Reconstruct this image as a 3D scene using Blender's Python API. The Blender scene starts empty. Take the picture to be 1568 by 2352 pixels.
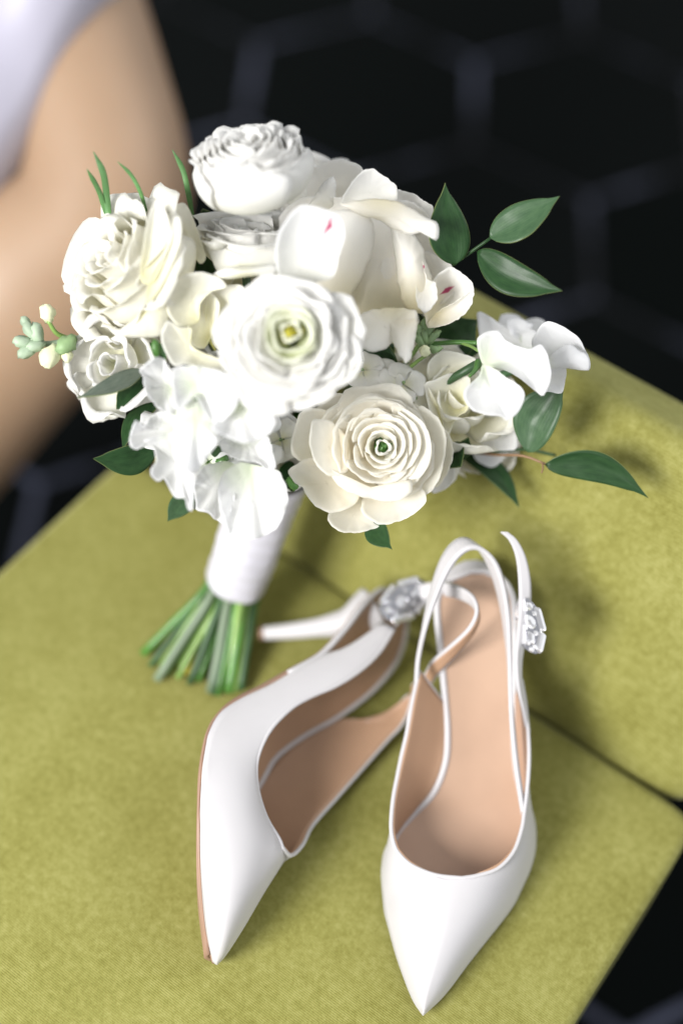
import bpy, math, random
import numpy as np
from mathutils import Vector, Matrix, noise

random.seed(7)
rng = np.random.default_rng(11)
S = bpy.context.scene
COL = S.collection

# ------------------------------------------------------------------ camera
PITCH, ROLL, CAM_H = math.radians(54), math.radians(5), 0.72
FOC = 3267.0                                    # 50 mm on a 36 mm tall frame, in the units below
cF = np.array([0, math.cos(PITCH), -math.sin(PITCH)])
_R = np.array([1.0, 0, 0]); _U = np.array([0, math.sin(PITCH), math.cos(PITCH)])
cR = math.cos(ROLL) * _R + math.sin(ROLL) * _U
cU = -math.sin(ROLL) * _R + math.cos(ROLL) * _U
cC = np.array([0, 0, CAM_H])
cam = bpy.data.cameras.new("camera"); camo = bpy.data.objects.new("camera", cam); COL.objects.link(camo)
M = Matrix.Identity(4)
for i in range(3):
    M[i][0], M[i][1], M[i][2], M[i][3] = cR[i], cU[i], -cF[i], cC[i]
camo.matrix_world = M
cam.lens = 50; cam.sensor_width = 36; cam.sensor_fit = 'AUTO'
cam.clip_start = 0.01; cam.clip_end = 50
cam.dof.use_dof = True; cam.dof.focus_distance = 0.705; cam.dof.aperture_fstop = 1.6
S.camera = camo

# ------------------------------------------------------------------ world, lamps, exposure
W = bpy.data.worlds.new("World"); S.world = W; W.use_nodes = True
W.node_tree.nodes["Background"].inputs[0].default_value = (0.94, 0.97, 1.0, 1)
W.node_tree.nodes["Background"].inputs[1].default_value = 0.43

def area(name, loc, target, sx, sy, power, col):
    l = bpy.data.lights.new(name, 'AREA'); l.shape = 'RECTANGLE'; l.size = sx; l.size_y = sy
    l.energy = power; l.color = col
    o = bpy.data.objects.new(name, l); COL.objects.link(o)
    o.location = loc
    o.rotation_euler = (Vector(target) - Vector(loc)).to_track_quat('-Z', 'Y').to_euler()
    return o
area("window_light", (-1.05, -0.62, 1.05), (0.0, 0.45, 0.05), 0.62, 0.72, 37, (1.0, 0.985, 0.96))
area("second_window_light", (1.5, 0.9, 1.5), (0.0, 0.45, 0.1), 1.2, 1.2, 9, (0.98, 0.99, 1.0))
S.view_settings.view_transform = 'Standard'; S.view_settings.look = 'None'
S.view_settings.exposure = 0.65; S.view_settings.gamma = 1.0
S.cycles.use_denoising = True
S.cycles.max_bounces = 16; S.cycles.diffuse_bounces = 12; S.cycles.transmission_bounces = 12; S.cycles.transparent_max_bounces = 8

# ------------------------------------------------------------------ helpers
def P(u, v, h=0.0):
    """point at height h above the seat seen in direction (u, v)"""
    d = cF * FOC + cR * (u - 784) + cU * (1176 - v)
    return cC + d * ((h - CAM_H) / d[2])

def PD(u, v, D):
    """point at depth D along the view axis seen in direction (u, v)"""
    return cC + (cF + cR * ((u - 784) / FOC) + cU * ((1176 - v) / FOC)) * D

def camdir(r, u, t):
    d = cR * r + cU * u - cF * t
    return d / np.linalg.norm(d)

def nrm(a):
    a = np.asarray(a, float); return a / (np.linalg.norm(a) + 1e-12)

def catmull(pts, n):
    """resample a polyline by arc length through a Catmull-Rom curve"""
    p = np.asarray(pts, float)
    if len(p) == 2:
        t = np.linspace(0, 1, n)[:, None]; return p[0] * (1 - t) + p[1] * t
    q = np.vstack([2 * p[0] - p[1], p, 2 * p[-1] - p[-2]])
    out = []
    for i in range(1, len(q) - 2):
        for t in np.linspace(0, 1, 12, endpoint=False):
            a, b, c, d = q[i - 1], q[i], q[i + 1], q[i + 2]
            out.append(.5 * (2 * b + (c - a) * t + (2 * a - 5 * b + 4 * c - d) * t * t + (3 * b - a - 3 * c + d) * t ** 3))
    out.append(p[-1]); out = np.array(out)
    s = np.r_[0, np.cumsum(np.linalg.norm(np.diff(out, axis=0), axis=1))]
    x = np.linspace(0, s[-1], n)
    return np.stack([np.interp(x, s, out[:, k]) for k in range(out.shape[1])], 1)

def cat_param(pts, n):
    """Catmull-Rom, uniform in the control points (keeps paired rails in step)"""
    p = np.asarray(pts, float); m = len(p)
    q = np.vstack([2 * p[0] - p[1], p, 2 * p[-1] - p[-2]])
    out = []
    for x in np.linspace(0, m - 1, n):
        i = min(int(x), m - 2); t = x - i
        a, b, c, d = q[i], q[i + 1], q[i + 2], q[i + 3]
        out.append(.5 * (2 * b + (c - a) * t + (2 * a - 5 * b + 4 * c - d) * t * t + (3 * b - a - 3 * c + d) * t ** 3))
    return np.array(out)

def link(name, me, mat=None, parent=None):
    o = bpy.data.objects.new(name, me); COL.objects.link(o)
    if mat is not None and len(me.materials) == 0:
        for m_ in (mat if isinstance(mat, (list, tuple)) else [mat]): me.materials.append(m_)
    if parent is not None: o.parent = parent
    return o

def mesh(name, verts, faces, uv=None, smooth=True):
    me = bpy.data.meshes.new(name)
    me.from_pydata([tuple(map(float, v)) for v in verts], [], faces)
    if smooth: me.polygons.foreach_set("use_smooth", [True] * len(me.polygons))
    if uv is not None:
        L = me.uv_layers.new(name="UVMap")
        li = np.empty(len(me.loops), int); me.loops.foreach_get("vertex_index", li)
        L.data.foreach_set("uv", np.asarray(uv, np.float32)[li].ravel())
    me.update()
    return me

def grid(name, G, close_u=False, close_v=False, uv=True):
    """G[n][m][3]; close_v joins the last column to the first"""
    G = np.asarray(G); n, m = G.shape[:2]
    f = []
    for i in range(n - (0 if close_u else 1)):
        for j in range(m - (0 if close_v else 1)):
            i2, j2 = (i + 1) % n, (j + 1) % m
            f.append((i * m + j, i * m + j2, i2 * m + j2, i2 * m + j))
    U = None
    if uv:
        a, b = np.meshgrid(np.linspace(0, 1, m), np.linspace(0, 1, n)); U = np.stack([a, b], -1).reshape(-1, 2)
    return mesh(name, G.reshape(-1, 3), f, U)

def frames(path):
    path = np.asarray(path); T = np.gradient(path, axis=0)
    T /= np.linalg.norm(T, axis=1)[:, None] + 1e-12
    a = np.array([0, 0, 1.0]) if abs(T[0][2]) < .9 else np.array([1.0, 0, 0])
    N = [nrm(np.cross(np.cross(T[0], a), T[0]))]
    for i in range(1, len(path)):
        N.append(nrm(N[-1] - T[i] * (N[-1] @ T[i])))
    N = np.array(N); return T, N, np.cross(T, N)

def tube(name, path, rad, k=10, caps=True):
    path = np.asarray(path, float); n = len(path)
    rad = np.broadcast_to(np.asarray(rad, float), (n,))
    T, N, B = frames(path)
    th = np.linspace(0, 2 * math.pi, k, endpoint=False)
    V = path[:, None] + rad[:, None, None] * (np.cos(th)[None, :, None] * N[:, None] + np.sin(th)[None, :, None] * B[:, None])
    V = V.reshape(-1, 3)
    f = [(i * k + j, i * k + (j + 1) % k, (i + 1) * k + (j + 1) % k, (i + 1) * k + j) for i in range(n - 1) for j in range(k)]
    if caps:
        f.append(tuple(range(k))[::-1]); f.append(tuple(range((n - 1) * k, n * k)))
    uu = np.stack([np.tile(np.linspace(0, 1, k), n), np.repeat(np.linspace(0, 1, n), k)], 1)
    return mesh(name, V, f, uu)

def solid(o, th, offset=0.0, sub=0):
    m = o.modifiers.new("thickness", 'SOLIDIFY'); m.thickness = th; m.offset = offset
    if sub:
        s = o.modifiers.new("smooth", 'SUBSURF'); s.levels = sub; s.render_levels = sub
    return o

def superbox(name, origin, ex, ey, ez, hx, hy, hz, e=9.0, n=(30, 30, 10), disp=None):
    """rounded cushion: a box pushed out to a superellipsoid; local axes ex, ey, ez"""
    ex, ey, ez = map(np.asarray, (ex, ey, ez)); V, F, idx = [], [], {}
    def vid(p):
        key = tuple(np.round(p, 5))
        if key not in idx:
            q = np.array(p); r = (np.abs(q) ** e).sum() ** (1 / e); q = q / r
            l = q * np.array([hx, hy, hz])
            if disp is not None: l = l + disp(l, q)
            idx[key] = len(V); V.append(origin + ex * l[0] + ey * l[1] + ez * l[2])
        return idx[key]
    for ax in range(3):
        a, b = [(1, 2), (2, 0), (0, 1)][ax]
        for sg in (-1, 1):
            A, B = np.linspace(-1, 1, n[a] + 1), np.linspace(-1, 1, n[b] + 1)
            A = np.sign(A) * (1 - (1 - np.abs(A)) ** 1.5); B = np.sign(B) * (1 - (1 - np.abs(B)) ** 1.5)
            for i in range(n[a]):
                for j in range(n[b]):
                    q = []
                    for (x, y) in ((A[i], B[j]), (A[i + 1], B[j]), (A[i + 1], B[j + 1]), (A[i], B[j + 1])):
                        p = [0, 0, 0]; p[ax] = sg; p[a] = x; p[b] = y; q.append(vid(p))
                    F.append(tuple(q) if sg > 0 else tuple(q[::-1]))
    return mesh(name, V, F)

def empty(name, loc, parent=None):
    o = bpy.data.objects.new(name, None); COL.objects.link(o); o.empty_display_size = .02
    if parent is None: o.location = loc
    else: o.parent = parent
    return o

def tag(o, label=None, cat=None, group=None, kind=None):
    if label: o['label'] = label
    if cat: o['category'] = cat
    if group: o['group'] = group
    if kind: o['kind'] = kind
    return o

def at_world(o, root):
    """child meshes are written in world coordinates: undo the root's location"""
    o.matrix_parent_inverse = Matrix.Translation(root.location).inverted()
    return o

def part(name, me, mat, root):
    return at_world(link(name, me, mat, root), root)

# ------------------------------------------------------------------ materials
def new_mat(name):
    m = bpy.data.materials.new(name); m.use_nodes = True
    nt = m.node_tree; return m, nt, nt.nodes, nt.links, nt.nodes["Principled BSDF"]

def ramp(N, stops):
    r = N.new('ShaderNodeValToRGB'); e = r.color_ramp.elements
    while len(e) > 1: e.remove(e[-1])
    e[0].position, e[0].color = stops[0][0], (*stops[0][1], 1)
    for p, c in stops[1:]:
        x = e.new(p); x.color = (*c, 1)
    return r

def simple(name, col, rough=.5, var=.0, scale=40, metal=0, coat=0, sheen=0, bump=0, bscale=300, spec=.5):
    m, nt, N, L, B = new_mat(name)
    B.inputs['Roughness'].default_value = rough; B.inputs['Metallic'].default_value = metal
    B.inputs['Coat Weight'].default_value = coat; B.inputs['Sheen Weight'].default_value = sheen
    B.inputs['Specular IOR Level'].default_value = spec
    tc = N.new('ShaderNodeTexCoord')
    if var:
        n = N.new('ShaderNodeTexNoise'); n.inputs['Scale'].default_value = scale; n.inputs['Detail'].default_value = 5
        L.new(tc.outputs['Object'], n.inputs['Vector'])
        c = np.array(col); r = ramp(N, [(.3, tuple(c * (1 - var))), (.7, tuple(np.minimum(c * (1 + var), 1)))])
        L.new(n.outputs['Fac'], r.inputs['Fac']); L.new(r.outputs['Color'], B.inputs['Base Color'])
    else: B.inputs['Base Color'].default_value = (*col, 1)
    if bump:
        n2 = N.new('ShaderNodeTexNoise'); n2.inputs['Scale'].default_value = bscale; n2.inputs['Detail'].default_value = 4
        L.new(tc.outputs['Object'], n2.inputs['Vector'])
        b = N.new('ShaderNodeBump'); b.inputs['Strength'].default_value = bump; b.inputs['Distance'].default_value = .001
        L.new(n2.outputs['Fac'], b.inputs['Height']); L.new(b.outputs['Normal'], B.inputs['Normal'])
    return m

def petal_mat(name, base, mid, tip, trans=.55, streak=None, vein=.12):
    """colour runs from the claw of the petal (v = 0) to its rim (v = 1)"""
    m, nt, N, L, B = new_mat(name)
    uv = N.new('ShaderNodeUVMap'); sp = N.new('ShaderNodeSeparateXYZ'); L.new(uv.outputs[0], sp.inputs[0])
    r = ramp(N, [(.0, base), (.45, mid), (.85, tip)])
    L.new(sp.outputs['Y'], r.inputs['Fac'])
    col = r.outputs['Color']
    if streak:
        # a magenta fleck: a thin tapering mark running along the petal
        s0, v0, v1, w = streak
        nz = N.new('ShaderNodeTexNoise'); nz.inputs['Scale'].default_value = 9; L.new(uv.outputs[0], nz.inputs['Vector'])
        def mth(op, a, b=None):
            q = N.new('ShaderNodeMath'); q.operation = op
            for k, x in enumerate((a, b)):
                if x is None: continue
                if isinstance(x, (int, float)): q.inputs[k].default_value = x
                else: L.new(x, q.inputs[k])
            return q.outputs[0]
        wob = mth('MULTIPLY', mth('SUBTRACT', nz.outputs['Fac'], .5), .02)
        d = mth('ABSOLUTE', mth('SUBTRACT', mth('ADD', sp.outputs['X'], wob), s0))
        vv = mth('ABSOLUTE', mth('DIVIDE', mth('SUBTRACT', sp.outputs['Y'], (v0 + v1) / 2), (v1 - v0) / 2))
        wid = mth('MULTIPLY', mth('SUBTRACT', 1.0, vv), w)
        k = mth('MULTIPLY', mth('MINIMUM', mth('MAXIMUM', mth('DIVIDE', mth('SUBTRACT', wid, d), w * .45), 0.0), 1.0), .9)
        mx = N.new('ShaderNodeMix'); mx.data_type = 'RGBA'
        L.new(k, mx.inputs[0]); L.new(col, mx.inputs[6]); mx.inputs[7].default_value = (.55, .02, .16, 1)
        col = mx.outputs[2]
    L.new(col, B.inputs['Base Color'])
    B.inputs['Roughness'].default_value = .55; B.inputs['Specular IOR Level'].default_value = .25
    B.inputs['Sheen Weight'].default_value = .15
    wv = N.new('ShaderNodeTexWave'); wv.bands_direction = 'X'; wv.inputs['Scale'].default_value = 6
    wv.inputs['Distortion'].default_value = 2.5; wv.inputs['Detail'].default_value = 3
    L.new(uv.outputs[0], wv.inputs['Vector'])
    bp = N.new('ShaderNodeBump'); bp.inputs['Strength'].default_value = vein; bp.inputs['Distance'].default_value = .0006
    L.new(wv.outputs['Fac'], bp.inputs['Height']); L.new(bp.outputs['Normal'], B.inputs['Normal'])
    tr = N.new('ShaderNodeBsdfTranslucent'); L.new(col, tr.inputs['Color'])
    mix = N.new('ShaderNodeMixShader'); mix.inputs[0].default_value = trans
    L.new(B.outputs[0], mix.inputs[1]); L.new(tr.outputs[0], mix.inputs[2])
    L.new(mix.outputs[0], N["Material Output"].inputs['Surface'])
    return m

def leaf_mat(name, c1, c2, rough=.38, coat=.25):
    m, nt, N, L, B = new_mat(name)
    uv = N.new('ShaderNodeUVMap'); sp = N.new('ShaderNodeSeparateXYZ'); L.new(uv.outputs[0], sp.inputs[0])
    wv = N.new('ShaderNodeTexWave'); wv.bands_direction = 'X'; wv.inputs['Scale'].default_value = 4.5
    wv.inputs['Distortion'].default_value = 1.2; wv.inputs['Detail'].default_value = 3
    L.new(uv.outputs[0], wv.inputs['Vector'])
    nz = N.new('ShaderNodeTexNoise'); nz.inputs['Scale'].default_value = 7; nz.inputs['Detail'].default_value = 6
    L.new(uv.outputs[0], nz.inputs['Vector'])
    r = ramp(N, [(.25, c1), (.75, c2)])
    a = N.new('ShaderNodeMath'); a.operation = 'MULTIPLY_ADD'; a.inputs[1].default_value = .08
    L.new(wv.outputs['Fac'], a.inputs[0])
    sub = N.new('ShaderNodeMath'); sub.operation = 'MULTIPLY'; sub.inputs[1].default_value = .80
    L.new(nz.outputs['Fac'], sub.inputs[0]); L.new(sub.outputs[0], a.inputs[2])
    L.new(a.outputs[0], r.inputs['Fac'])
    # yellowish rim and midrib
    d = N.new('ShaderNodeMath'); d.operation = 'SUBTRACT'; d.inputs[1].default_value = .5; L.new(sp.outputs['X'], d.inputs[0])
    ab = N.new('ShaderNodeMath'); ab.operation = 'ABSOLUTE'; L.new(d.outputs[0], ab.inputs[0])
    rim = N.new('ShaderNodeMath'); rim.operation = 'GREATER_THAN'; rim.inputs[1].default_value = .494; L.new(ab.outputs[0], rim.inputs[0])
    mx = N.new('ShaderNodeMix'); mx.data_type = 'RGBA'; L.new(rim.outputs[0], mx.inputs[0])
    L.new(r.outputs['Color'], mx.inputs[6]); mx.inputs[7].default_value = (.12, .15, .05, 1)
    L.new(mx.outputs[2], B.inputs['Base Color'])
    B.inputs['Roughness'].default_value = rough; B.inputs['Specular IOR Level'].default_value = .22; B.inputs['Coat Weight'].default_value = coat; B.inputs['Coat Roughness'].default_value = .25
    bp = N.new('ShaderNodeBump'); bp.inputs['Strength'].default_value = .07; bp.inputs['Distance'].default_value = .0006
    L.new(wv.outputs['Fac'], bp.inputs['Height']); L.new(bp.outputs['Normal'], B.inputs['Normal'])
    return m

def velvet_mat():
    m, nt, N, L, B = new_mat("velvet")
    tc = N.new('ShaderNodeTexCoord')
    n1 = N.new('ShaderNodeTexNoise'); n1.inputs['Scale'].default_value = 26; n1.inputs['Detail'].default_value = 6; n1.inputs['Roughness'].default_value = .65
    n2 = N.new('ShaderNodeTexNoise'); n2.inputs['Scale'].default_value = 230; n2.inputs['Detail'].default_value = 5; n2.inputs['Roughness'].default_value = .7
    n3 = N.new('ShaderNodeTexNoise'); n3.inputs['Scale'].default_value = 900; n3.inputs['Detail'].default_value = 2
    # the nap is brushed: stretch the blotches along the ribs
    mp = N.new('ShaderNodeMapping'); mp.inputs['Rotation'].default_value = (0, 0, CREASE_A); mp.inputs['Scale'].default_value = (1.0, 1.0, 1)
    L.new(tc.outputs['Object'], mp.inputs['Vector'])
    for n in (n1, n2, n3): L.new(mp.outputs[0], n.inputs['Vector'])
    def mth(op, a, b, c=None):
        q = N.new('ShaderNodeMath'); q.operation = op
        for k, x in enumerate((a, b, c)):
            if x is None: continue
            if isinstance(x, (int, float)): q.inputs[k].default_value = x
            else: L.new(x, q.inputs[k])
        return q.outputs[0]
    wv = N.new('ShaderNodeTexWave'); wv.bands_direction = 'Y'; wv.inputs['Scale'].default_value = 290; wv.inputs['Distortion'].default_value = .6
    wv.inputs['Detail'].default_value = 1; wv.inputs['Detail Scale'].default_value = 3
    L.new(mp.outputs[0], wv.inputs['Vector'])
    f = mth('ADD', mth('MULTIPLY', n1.outputs['Fac'], .30), mth('MULTIPLY', n2.outputs['Fac'], .50))
    f = mth('ADD', f, mth('MULTIPLY', n3.outputs['Fac'], .20))
    f = mth('MULTIPLY_ADD', mth('SUBTRACT', wv.outputs['Fac'], .5), .055, f)
    r = ramp(N, [(.31, (.142, .132, .024)), (.5, (.230, .221, .060)), (.69, (.320, .310, .110))])
    L.new(f, r.inputs['Fac']); L.new(r.outputs['Color'], B.inputs['Base Color'])
    B.inputs['Roughness'].default_value = .85; B.inputs['Specular IOR Level'].default_value = .15
    B.inputs['Sheen Weight'].default_value = .35; B.inputs['Sheen Roughness'].default_value = .4
    B.inputs['Sheen Tint'].default_value = (.85, .85, .5, 1)
    h = mth('ADD', mth('MULTIPLY', wv.outputs['Fac'], .6), mth('MULTIPLY', n3.outputs['Fac'], .6))
    bp = N.new('ShaderNodeBump'); bp.inputs['Strength'].default_value = .4; bp.inputs['Distance'].default_value = .0006
    L.new(h, bp.inputs['Height']); L.new(bp.outputs['Normal'], B.inputs['Normal'])
    return m

# ------------------------------------------------------------------ chair
c0, c1 = P(650, 1230), P(1568, 1815)
ecr = nrm(c1 - c0); ebk = np.array([-ecr[1], ecr[0], 0])          # along the crease, towards the back
CREASE_A = -math.atan2(ecr[1], ecr[0])
VELVET = velvet_mat()
WOOD = simple("dark_wood", (.03, .02, .012), .4, .3, 60)
SW, SD, ST = P(313, 1016), .46, .09                                # rear-left seat corner, seat depth, cushion thickness
SWID = np.linalg.norm(P(1629, 1853) - P(313, 1016))
seat_c = c0 + ecr * ((P(313, 1016) - c0) @ ecr + SWID / 2) - ebk * (SD / 2 + .009) + np.array([0, 0, -ST / 2])
chair = empty("velvet_chair", (seat_c[0], seat_c[1], -.46))
tag(chair, "olive green velvet chair with a low padded back, holding the bouquet and the shoes", "chair")
def seat_disp(l, q):
    w = np.zeros(3)
    if q[2] > .5:
        w[2] = .0012 * noise.noise(Vector((l[0] * 14, l[1] * 14, 3))) - .0005
    return w
o = part("seat_cushion", superbox("seat_cushion", seat_c, ecr, -ebk, np.array([0, 0, 1.0]) * 1, SWID / 2, SD / 2, ST / 2, 34, (44, 44, 12), None), VELVET, chair)
LEAN = math.radians(28)
bup = np.array([0, 0, math.cos(LEAN)]) + ebk * math.sin(LEAN)       # up the backrest
bno = np.cross(ecr, bup); bno = bno if bno @ cF < 0 else -bno       # out of its front
def back_uv(u, v):
    d = PD(u, v, 1) - cC; t = ((c0 - cC) @ bno) / (d @ bno); X = cC + d * t - c0
    return X @ ecr, X @ bup, X
bx = [back_uv(1050, 600), back_uv(1568, 885)]
BH = (bx[0][1] + bx[1][1]) / 2
BX0 = (P(313, 1016) - c0) @ ecr + .004; BW = SWID - .008; BT = .055; BB = .022; BH -= .026
WR = [(back_uv(1255, 1180), back_uv(1360, 1500), .020, .010), (back_uv(1110, 1180), back_uv(1140, 1310), .016, .005),
      (back_uv(1225, 1040), back_uv(1420, 1190), .016, .002), (back_uv(1420, 1060), back_uv(1560, 1180), .03, .003)]
bc = c0 + ecr * (BX0 + BW / 2) + bup * ((BH - BB) / 2) - bno * (BT / 2 + .001)
def back_disp(l, q):
    w = np.zeros(3)
    x, y = l[0] + BX0 + BW / 2, l[1] + (BH - BB) / 2
    if q[2] > .5:
        k = 0.0
        for a, b, wd, dp in WR:
            A, Bq = np.array(a[:2]), np.array(b[:2]); p = np.array([x, y]); t = np.clip(((p - A) @ (Bq - A)) / ((Bq - A) @ (Bq - A)), -.3, 1.3)
            dd = np.linalg.norm(p - (A + (Bq - A) * t)) / wd
            k -= dp * math.exp(-dd * dd * 2.2) * math.sin(math.pi * np.clip((t + .3) / 1.6, 0, 1))
        w[2] = k + .016 * (1 - q[0] ** 2) ** .6 * max(0, 1 - q[1] ** 2) ** .7 + .003 * noise.noise(Vector((x * 9, y * 9, 0)))
    # the back narrows towards its top-left corner
    f = np.clip(y / BH, 0, 1)
    w[0] += .055 * f ** 1.5 * np.clip(-(l[0]) / (BW / 2), 0, 1)
    return w
o = part("backrest", superbox("backrest", bc, ecr, bup, bno, BW / 2, (BH + BB) / 2, BT / 2, 9, (60, 44, 10), back_disp), VELVET, chair)
for sx in (-1, 1):
    for sy in (-1, 1):
        a = seat_c + ecr * sx * (SWID / 2 - .035) + ebk * sy * (SD / 2 - .035)
        pth = np.array([a + [0, 0, -ST / 2 + .004], [a[0], a[1], -.46]])
        part("leg", tube("leg", catmull(pth, 6), np.linspace(.018, .011, 6), 12), WOOD, chair)

# ------------------------------------------------------------------ floor of hexagon tiles
FZ = -.46
m, nt, N, L, B = new_mat("grout")
tc = N.new('ShaderNodeTexCoord'); n = N.new('ShaderNodeTexNoise'); n.inputs['Scale'].default_value = 8; n.inputs['Detail'].default_value = 3
L.new(tc.outputs['Object'], n.inputs['Vector']); r_ = ramp(N, [(.44, (.006, .007, .011)), (.64, (.085, .093, .14))])
L.new(n.outputs['Fac'], r_.inputs['Fac']); L.new(r_.outputs['Color'], B.inputs['Base Color']); B.inputs['Roughness'].default_value = .95
GROUT = m
m, nt, N, L, B = new_mat("black_tile")
oi = N.new('ShaderNodeObjectInfo'); r_ = ramp(N, [(0, (.0018, .0028, .0025)), (1, (.0045, .0055, .0055))]); L.new(oi.outputs['Random'], r_.inputs['Fac'])
L.new(r_.outputs['Color'], B.inputs['Base Color']); B.inputs['Roughness'].default_value = .75; B.inputs['Specular IOR Level'].default_value = .03
TILE = m
floor = link("floor", mesh("floor", [(-4, -3, FZ - .003), (4, -3, FZ - .003), (4, 5, FZ - .003), (-4, 5, FZ - .003)], [(0, 1, 2, 3)]), GROUT)
tag(floor, "dark floor of large black hexagon tiles with pale grout", kind="structure")
hw = .292; rr = (hw - .0105) / math.sqrt(3)
hv, hf = [], []
for zz, q in ((-.004, 1.0), (.0, 1.0), (.002, .985)):
    for k in range(6):
        a = math.radians(60 * k + 30); hv.append((rr * q * math.cos(a), rr * q * math.sin(a), zz))
for l in range(2):
    for k in range(6): hf.append((l * 6 + k, l * 6 + (k + 1) % 6, l * 6 + 6 + (k + 1) % 6, l * 6 + 6 + k))
hf.append(tuple(range(12, 18)))
HEX = mesh("hex_tile", hv, hf, smooth=False); HEX.materials.append(TILE)
for i in range(-4, 6):
    for j in range(-6, 5):
        x, y = .271 + hw * (i + .5 * (j % 2)), 1.535 + hw * .866 * j
        if -.9 < x < 1.2 and -.1 < y < 2.4:
            t = link("hex_tile", HEX, None, floor); t.location = (x, y, FZ)

# ------------------------------------------------------------------ person: bent bare leg and white robe
m, nt, N, L, B = new_mat("skin")
tc = N.new('ShaderNodeTexCoord'); n = N.new('ShaderNodeTexNoise'); n.inputs['Scale'].default_value = 12; n.inputs['Detail'].default_value = 5
L.new(tc.outputs['Object'], n.inputs['Vector']); r_ = ramp(N, [(.3, (.335, .22, .14)), (.7, (.37, .245, .157))])
L.new(n.outputs['Fac'], r_.inputs['Fac']); L.new(r_.outputs['Color'], B.inputs['Base Color'])
B.inputs['Roughness'].default_value = .5; B.inputs['Subsurface Weight'].default_value = .15; B.inputs['Subsurface Radius'].default_value = (.012, .005, .003)
SKIN = m
ROBE = simple("white_satin_robe", (.42, .405, .49), .45, .03, 20, sheen=.2)
LP = [(-560, 1330, 1.10, 262), (-420, 1190, 1.08, 262), (-250, 990, 1.06, 275), (-70, 795, 1.04, 268), (100, 620, 1.02, 255), (215, 500, 1.005, 215), (235, 370, 1.0, 198),
      (178, 200, 1.01, 208), (120, 30, 1.02, 212), (60, -170, 1.04, 205), (90, -380, 1.06, 122), (40, -560, 1.08, 95), (0, -700, 1.10, 75), (-40, -790, 1.09, 70)]
pa = catmull([list(PD(u, v, D)) + [r * D / FOC] for u, v, D, r in LP], 60)
legm = tube("person", pa[:, :3], pa[:, 3], 32)
knee = PD(280, 400, 1.0)
person = link("person", legm, SKIN)
tag(person, "person's bent bare leg with a white robe over the thigh, beside the green chair", "person")
E1 = [(330, -190), (235, -5), (165, 115), (100, 258), (18, 392), (-80, 560), (-220, 760)]
E2 = [(150, -420), (20, -220), (-80, -60), (-170, 60), (-260, 210), (-360, 420), (-470, 700)]
rows = []
for t in np.linspace(0, 1, 14):
    ln = []
    for (a, b), (c, d) in zip(E1, E2):
        u, v = a + (c - a) * t, b + (d - b) * t
        ln.append(PD(u, v, .945 - .03 * math.sin(t * 2.2)))
    ln = catmull(ln, 40)
    for k in range(40):
        ln[k] = ln[k] + cF * .006 * math.sin(k * .42 + 3 * t) * (0.4 + t) + cF * (.03 * max(0, .12 - t) / .12)
    rows.append(ln)
robe = link("robe", grid("robe", np.array(rows)), ROBE, person); solid(robe, .002)

# ------------------------------------------------------------------ shoes
SATIN = simple("white_satin", (.50, .485, .497), .5, .035, 28, sheen=.3, bump=.05, bscale=1800)
LEATHER = simple("tan_leather", (.39, .24, .153), .42, .05, 45, bump=.04, bscale=900)
INSOLE_L = simple("nude_leather", (.45, .30, .213), .36, .04, 40, bump=.03, bscale=700)
SOLE_L = simple("tan_sole", (.30, .185, .13), .45, .05, 50)
THREAD = simple("thread", (.46, .44, .46), .7)
SILVER = simple("silver", (.45, .45, .48), .2, metal=1)
m, nt, N, L, B = new_mat("crystal"); B.inputs['Base Color'].default_value = (.93, .93, .96, 1); B.inputs['Roughness'].default_value = .04
B.inputs['Transmission Weight'].default_value = .6; B.inputs['IOR'].default_value = 2.0; B.inputs['Metallic'].default_value = .4
CRYSTAL = m

def p3(L_): return np.array([P(*q) for q in L_])

def curved(A, Tt, n, mq, K=None, bulge=None):
    """surface between rails A (q=0) and T (q=1); K is a rail of control points"""
    a, t = cat_param(A, n), cat_param(Tt, n)
    if K is None: k = (a + t) / 2 + bulge
    else: k = cat_param(K, n)
    q = np.linspace(0, 1, mq)[None, :, None]
    return (1 - q) ** 2 * a[:, None] + 2 * q * (1 - q) * k[:, None] + q * q * t[:, None]

def gnorm(G):
    du = np.gradient(G, axis=0); dv = np.gradient(G, axis=1)
    n = np.cross(du, dv); l = np.linalg.norm(n, axis=2, keepdims=True)
    return n / (l + 1e-9)

def weld(grids):
    V, F, key = [], [], {}
    for G in grids:
        n, m = G.shape[:2]; ids = np.zeros((n, m), int)
        for i in range(n):
            for j in range(m):
                k = tuple(np.round(G[i, j] / 4e-5).astype(int)); 
                hit = next((key[kk] for kk in [(k[0] + a, k[1] + b, k[2] + c) for a in (0, -1, 1) for b in (0, -1, 1) for c in (0, -1, 1)] if kk in key), None) if (i in (0, n - 1) or j in (0, m - 1)) else None
                if hit is None: hit = len(V); V.append(G[i, j]); key[k] = hit
                ids[i, j] = hit
        for i in range(n - 1):
            for j in range(m - 1):
                f = [ids[i, j], ids[i, j + 1], ids[i + 1, j + 1], ids[i + 1, j]]
                f = [int(x) for k_, x in enumerate(f) if x not in f[:k_]]
                if len(f) > 2: F.append(tuple(f))
    return V, F

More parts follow.
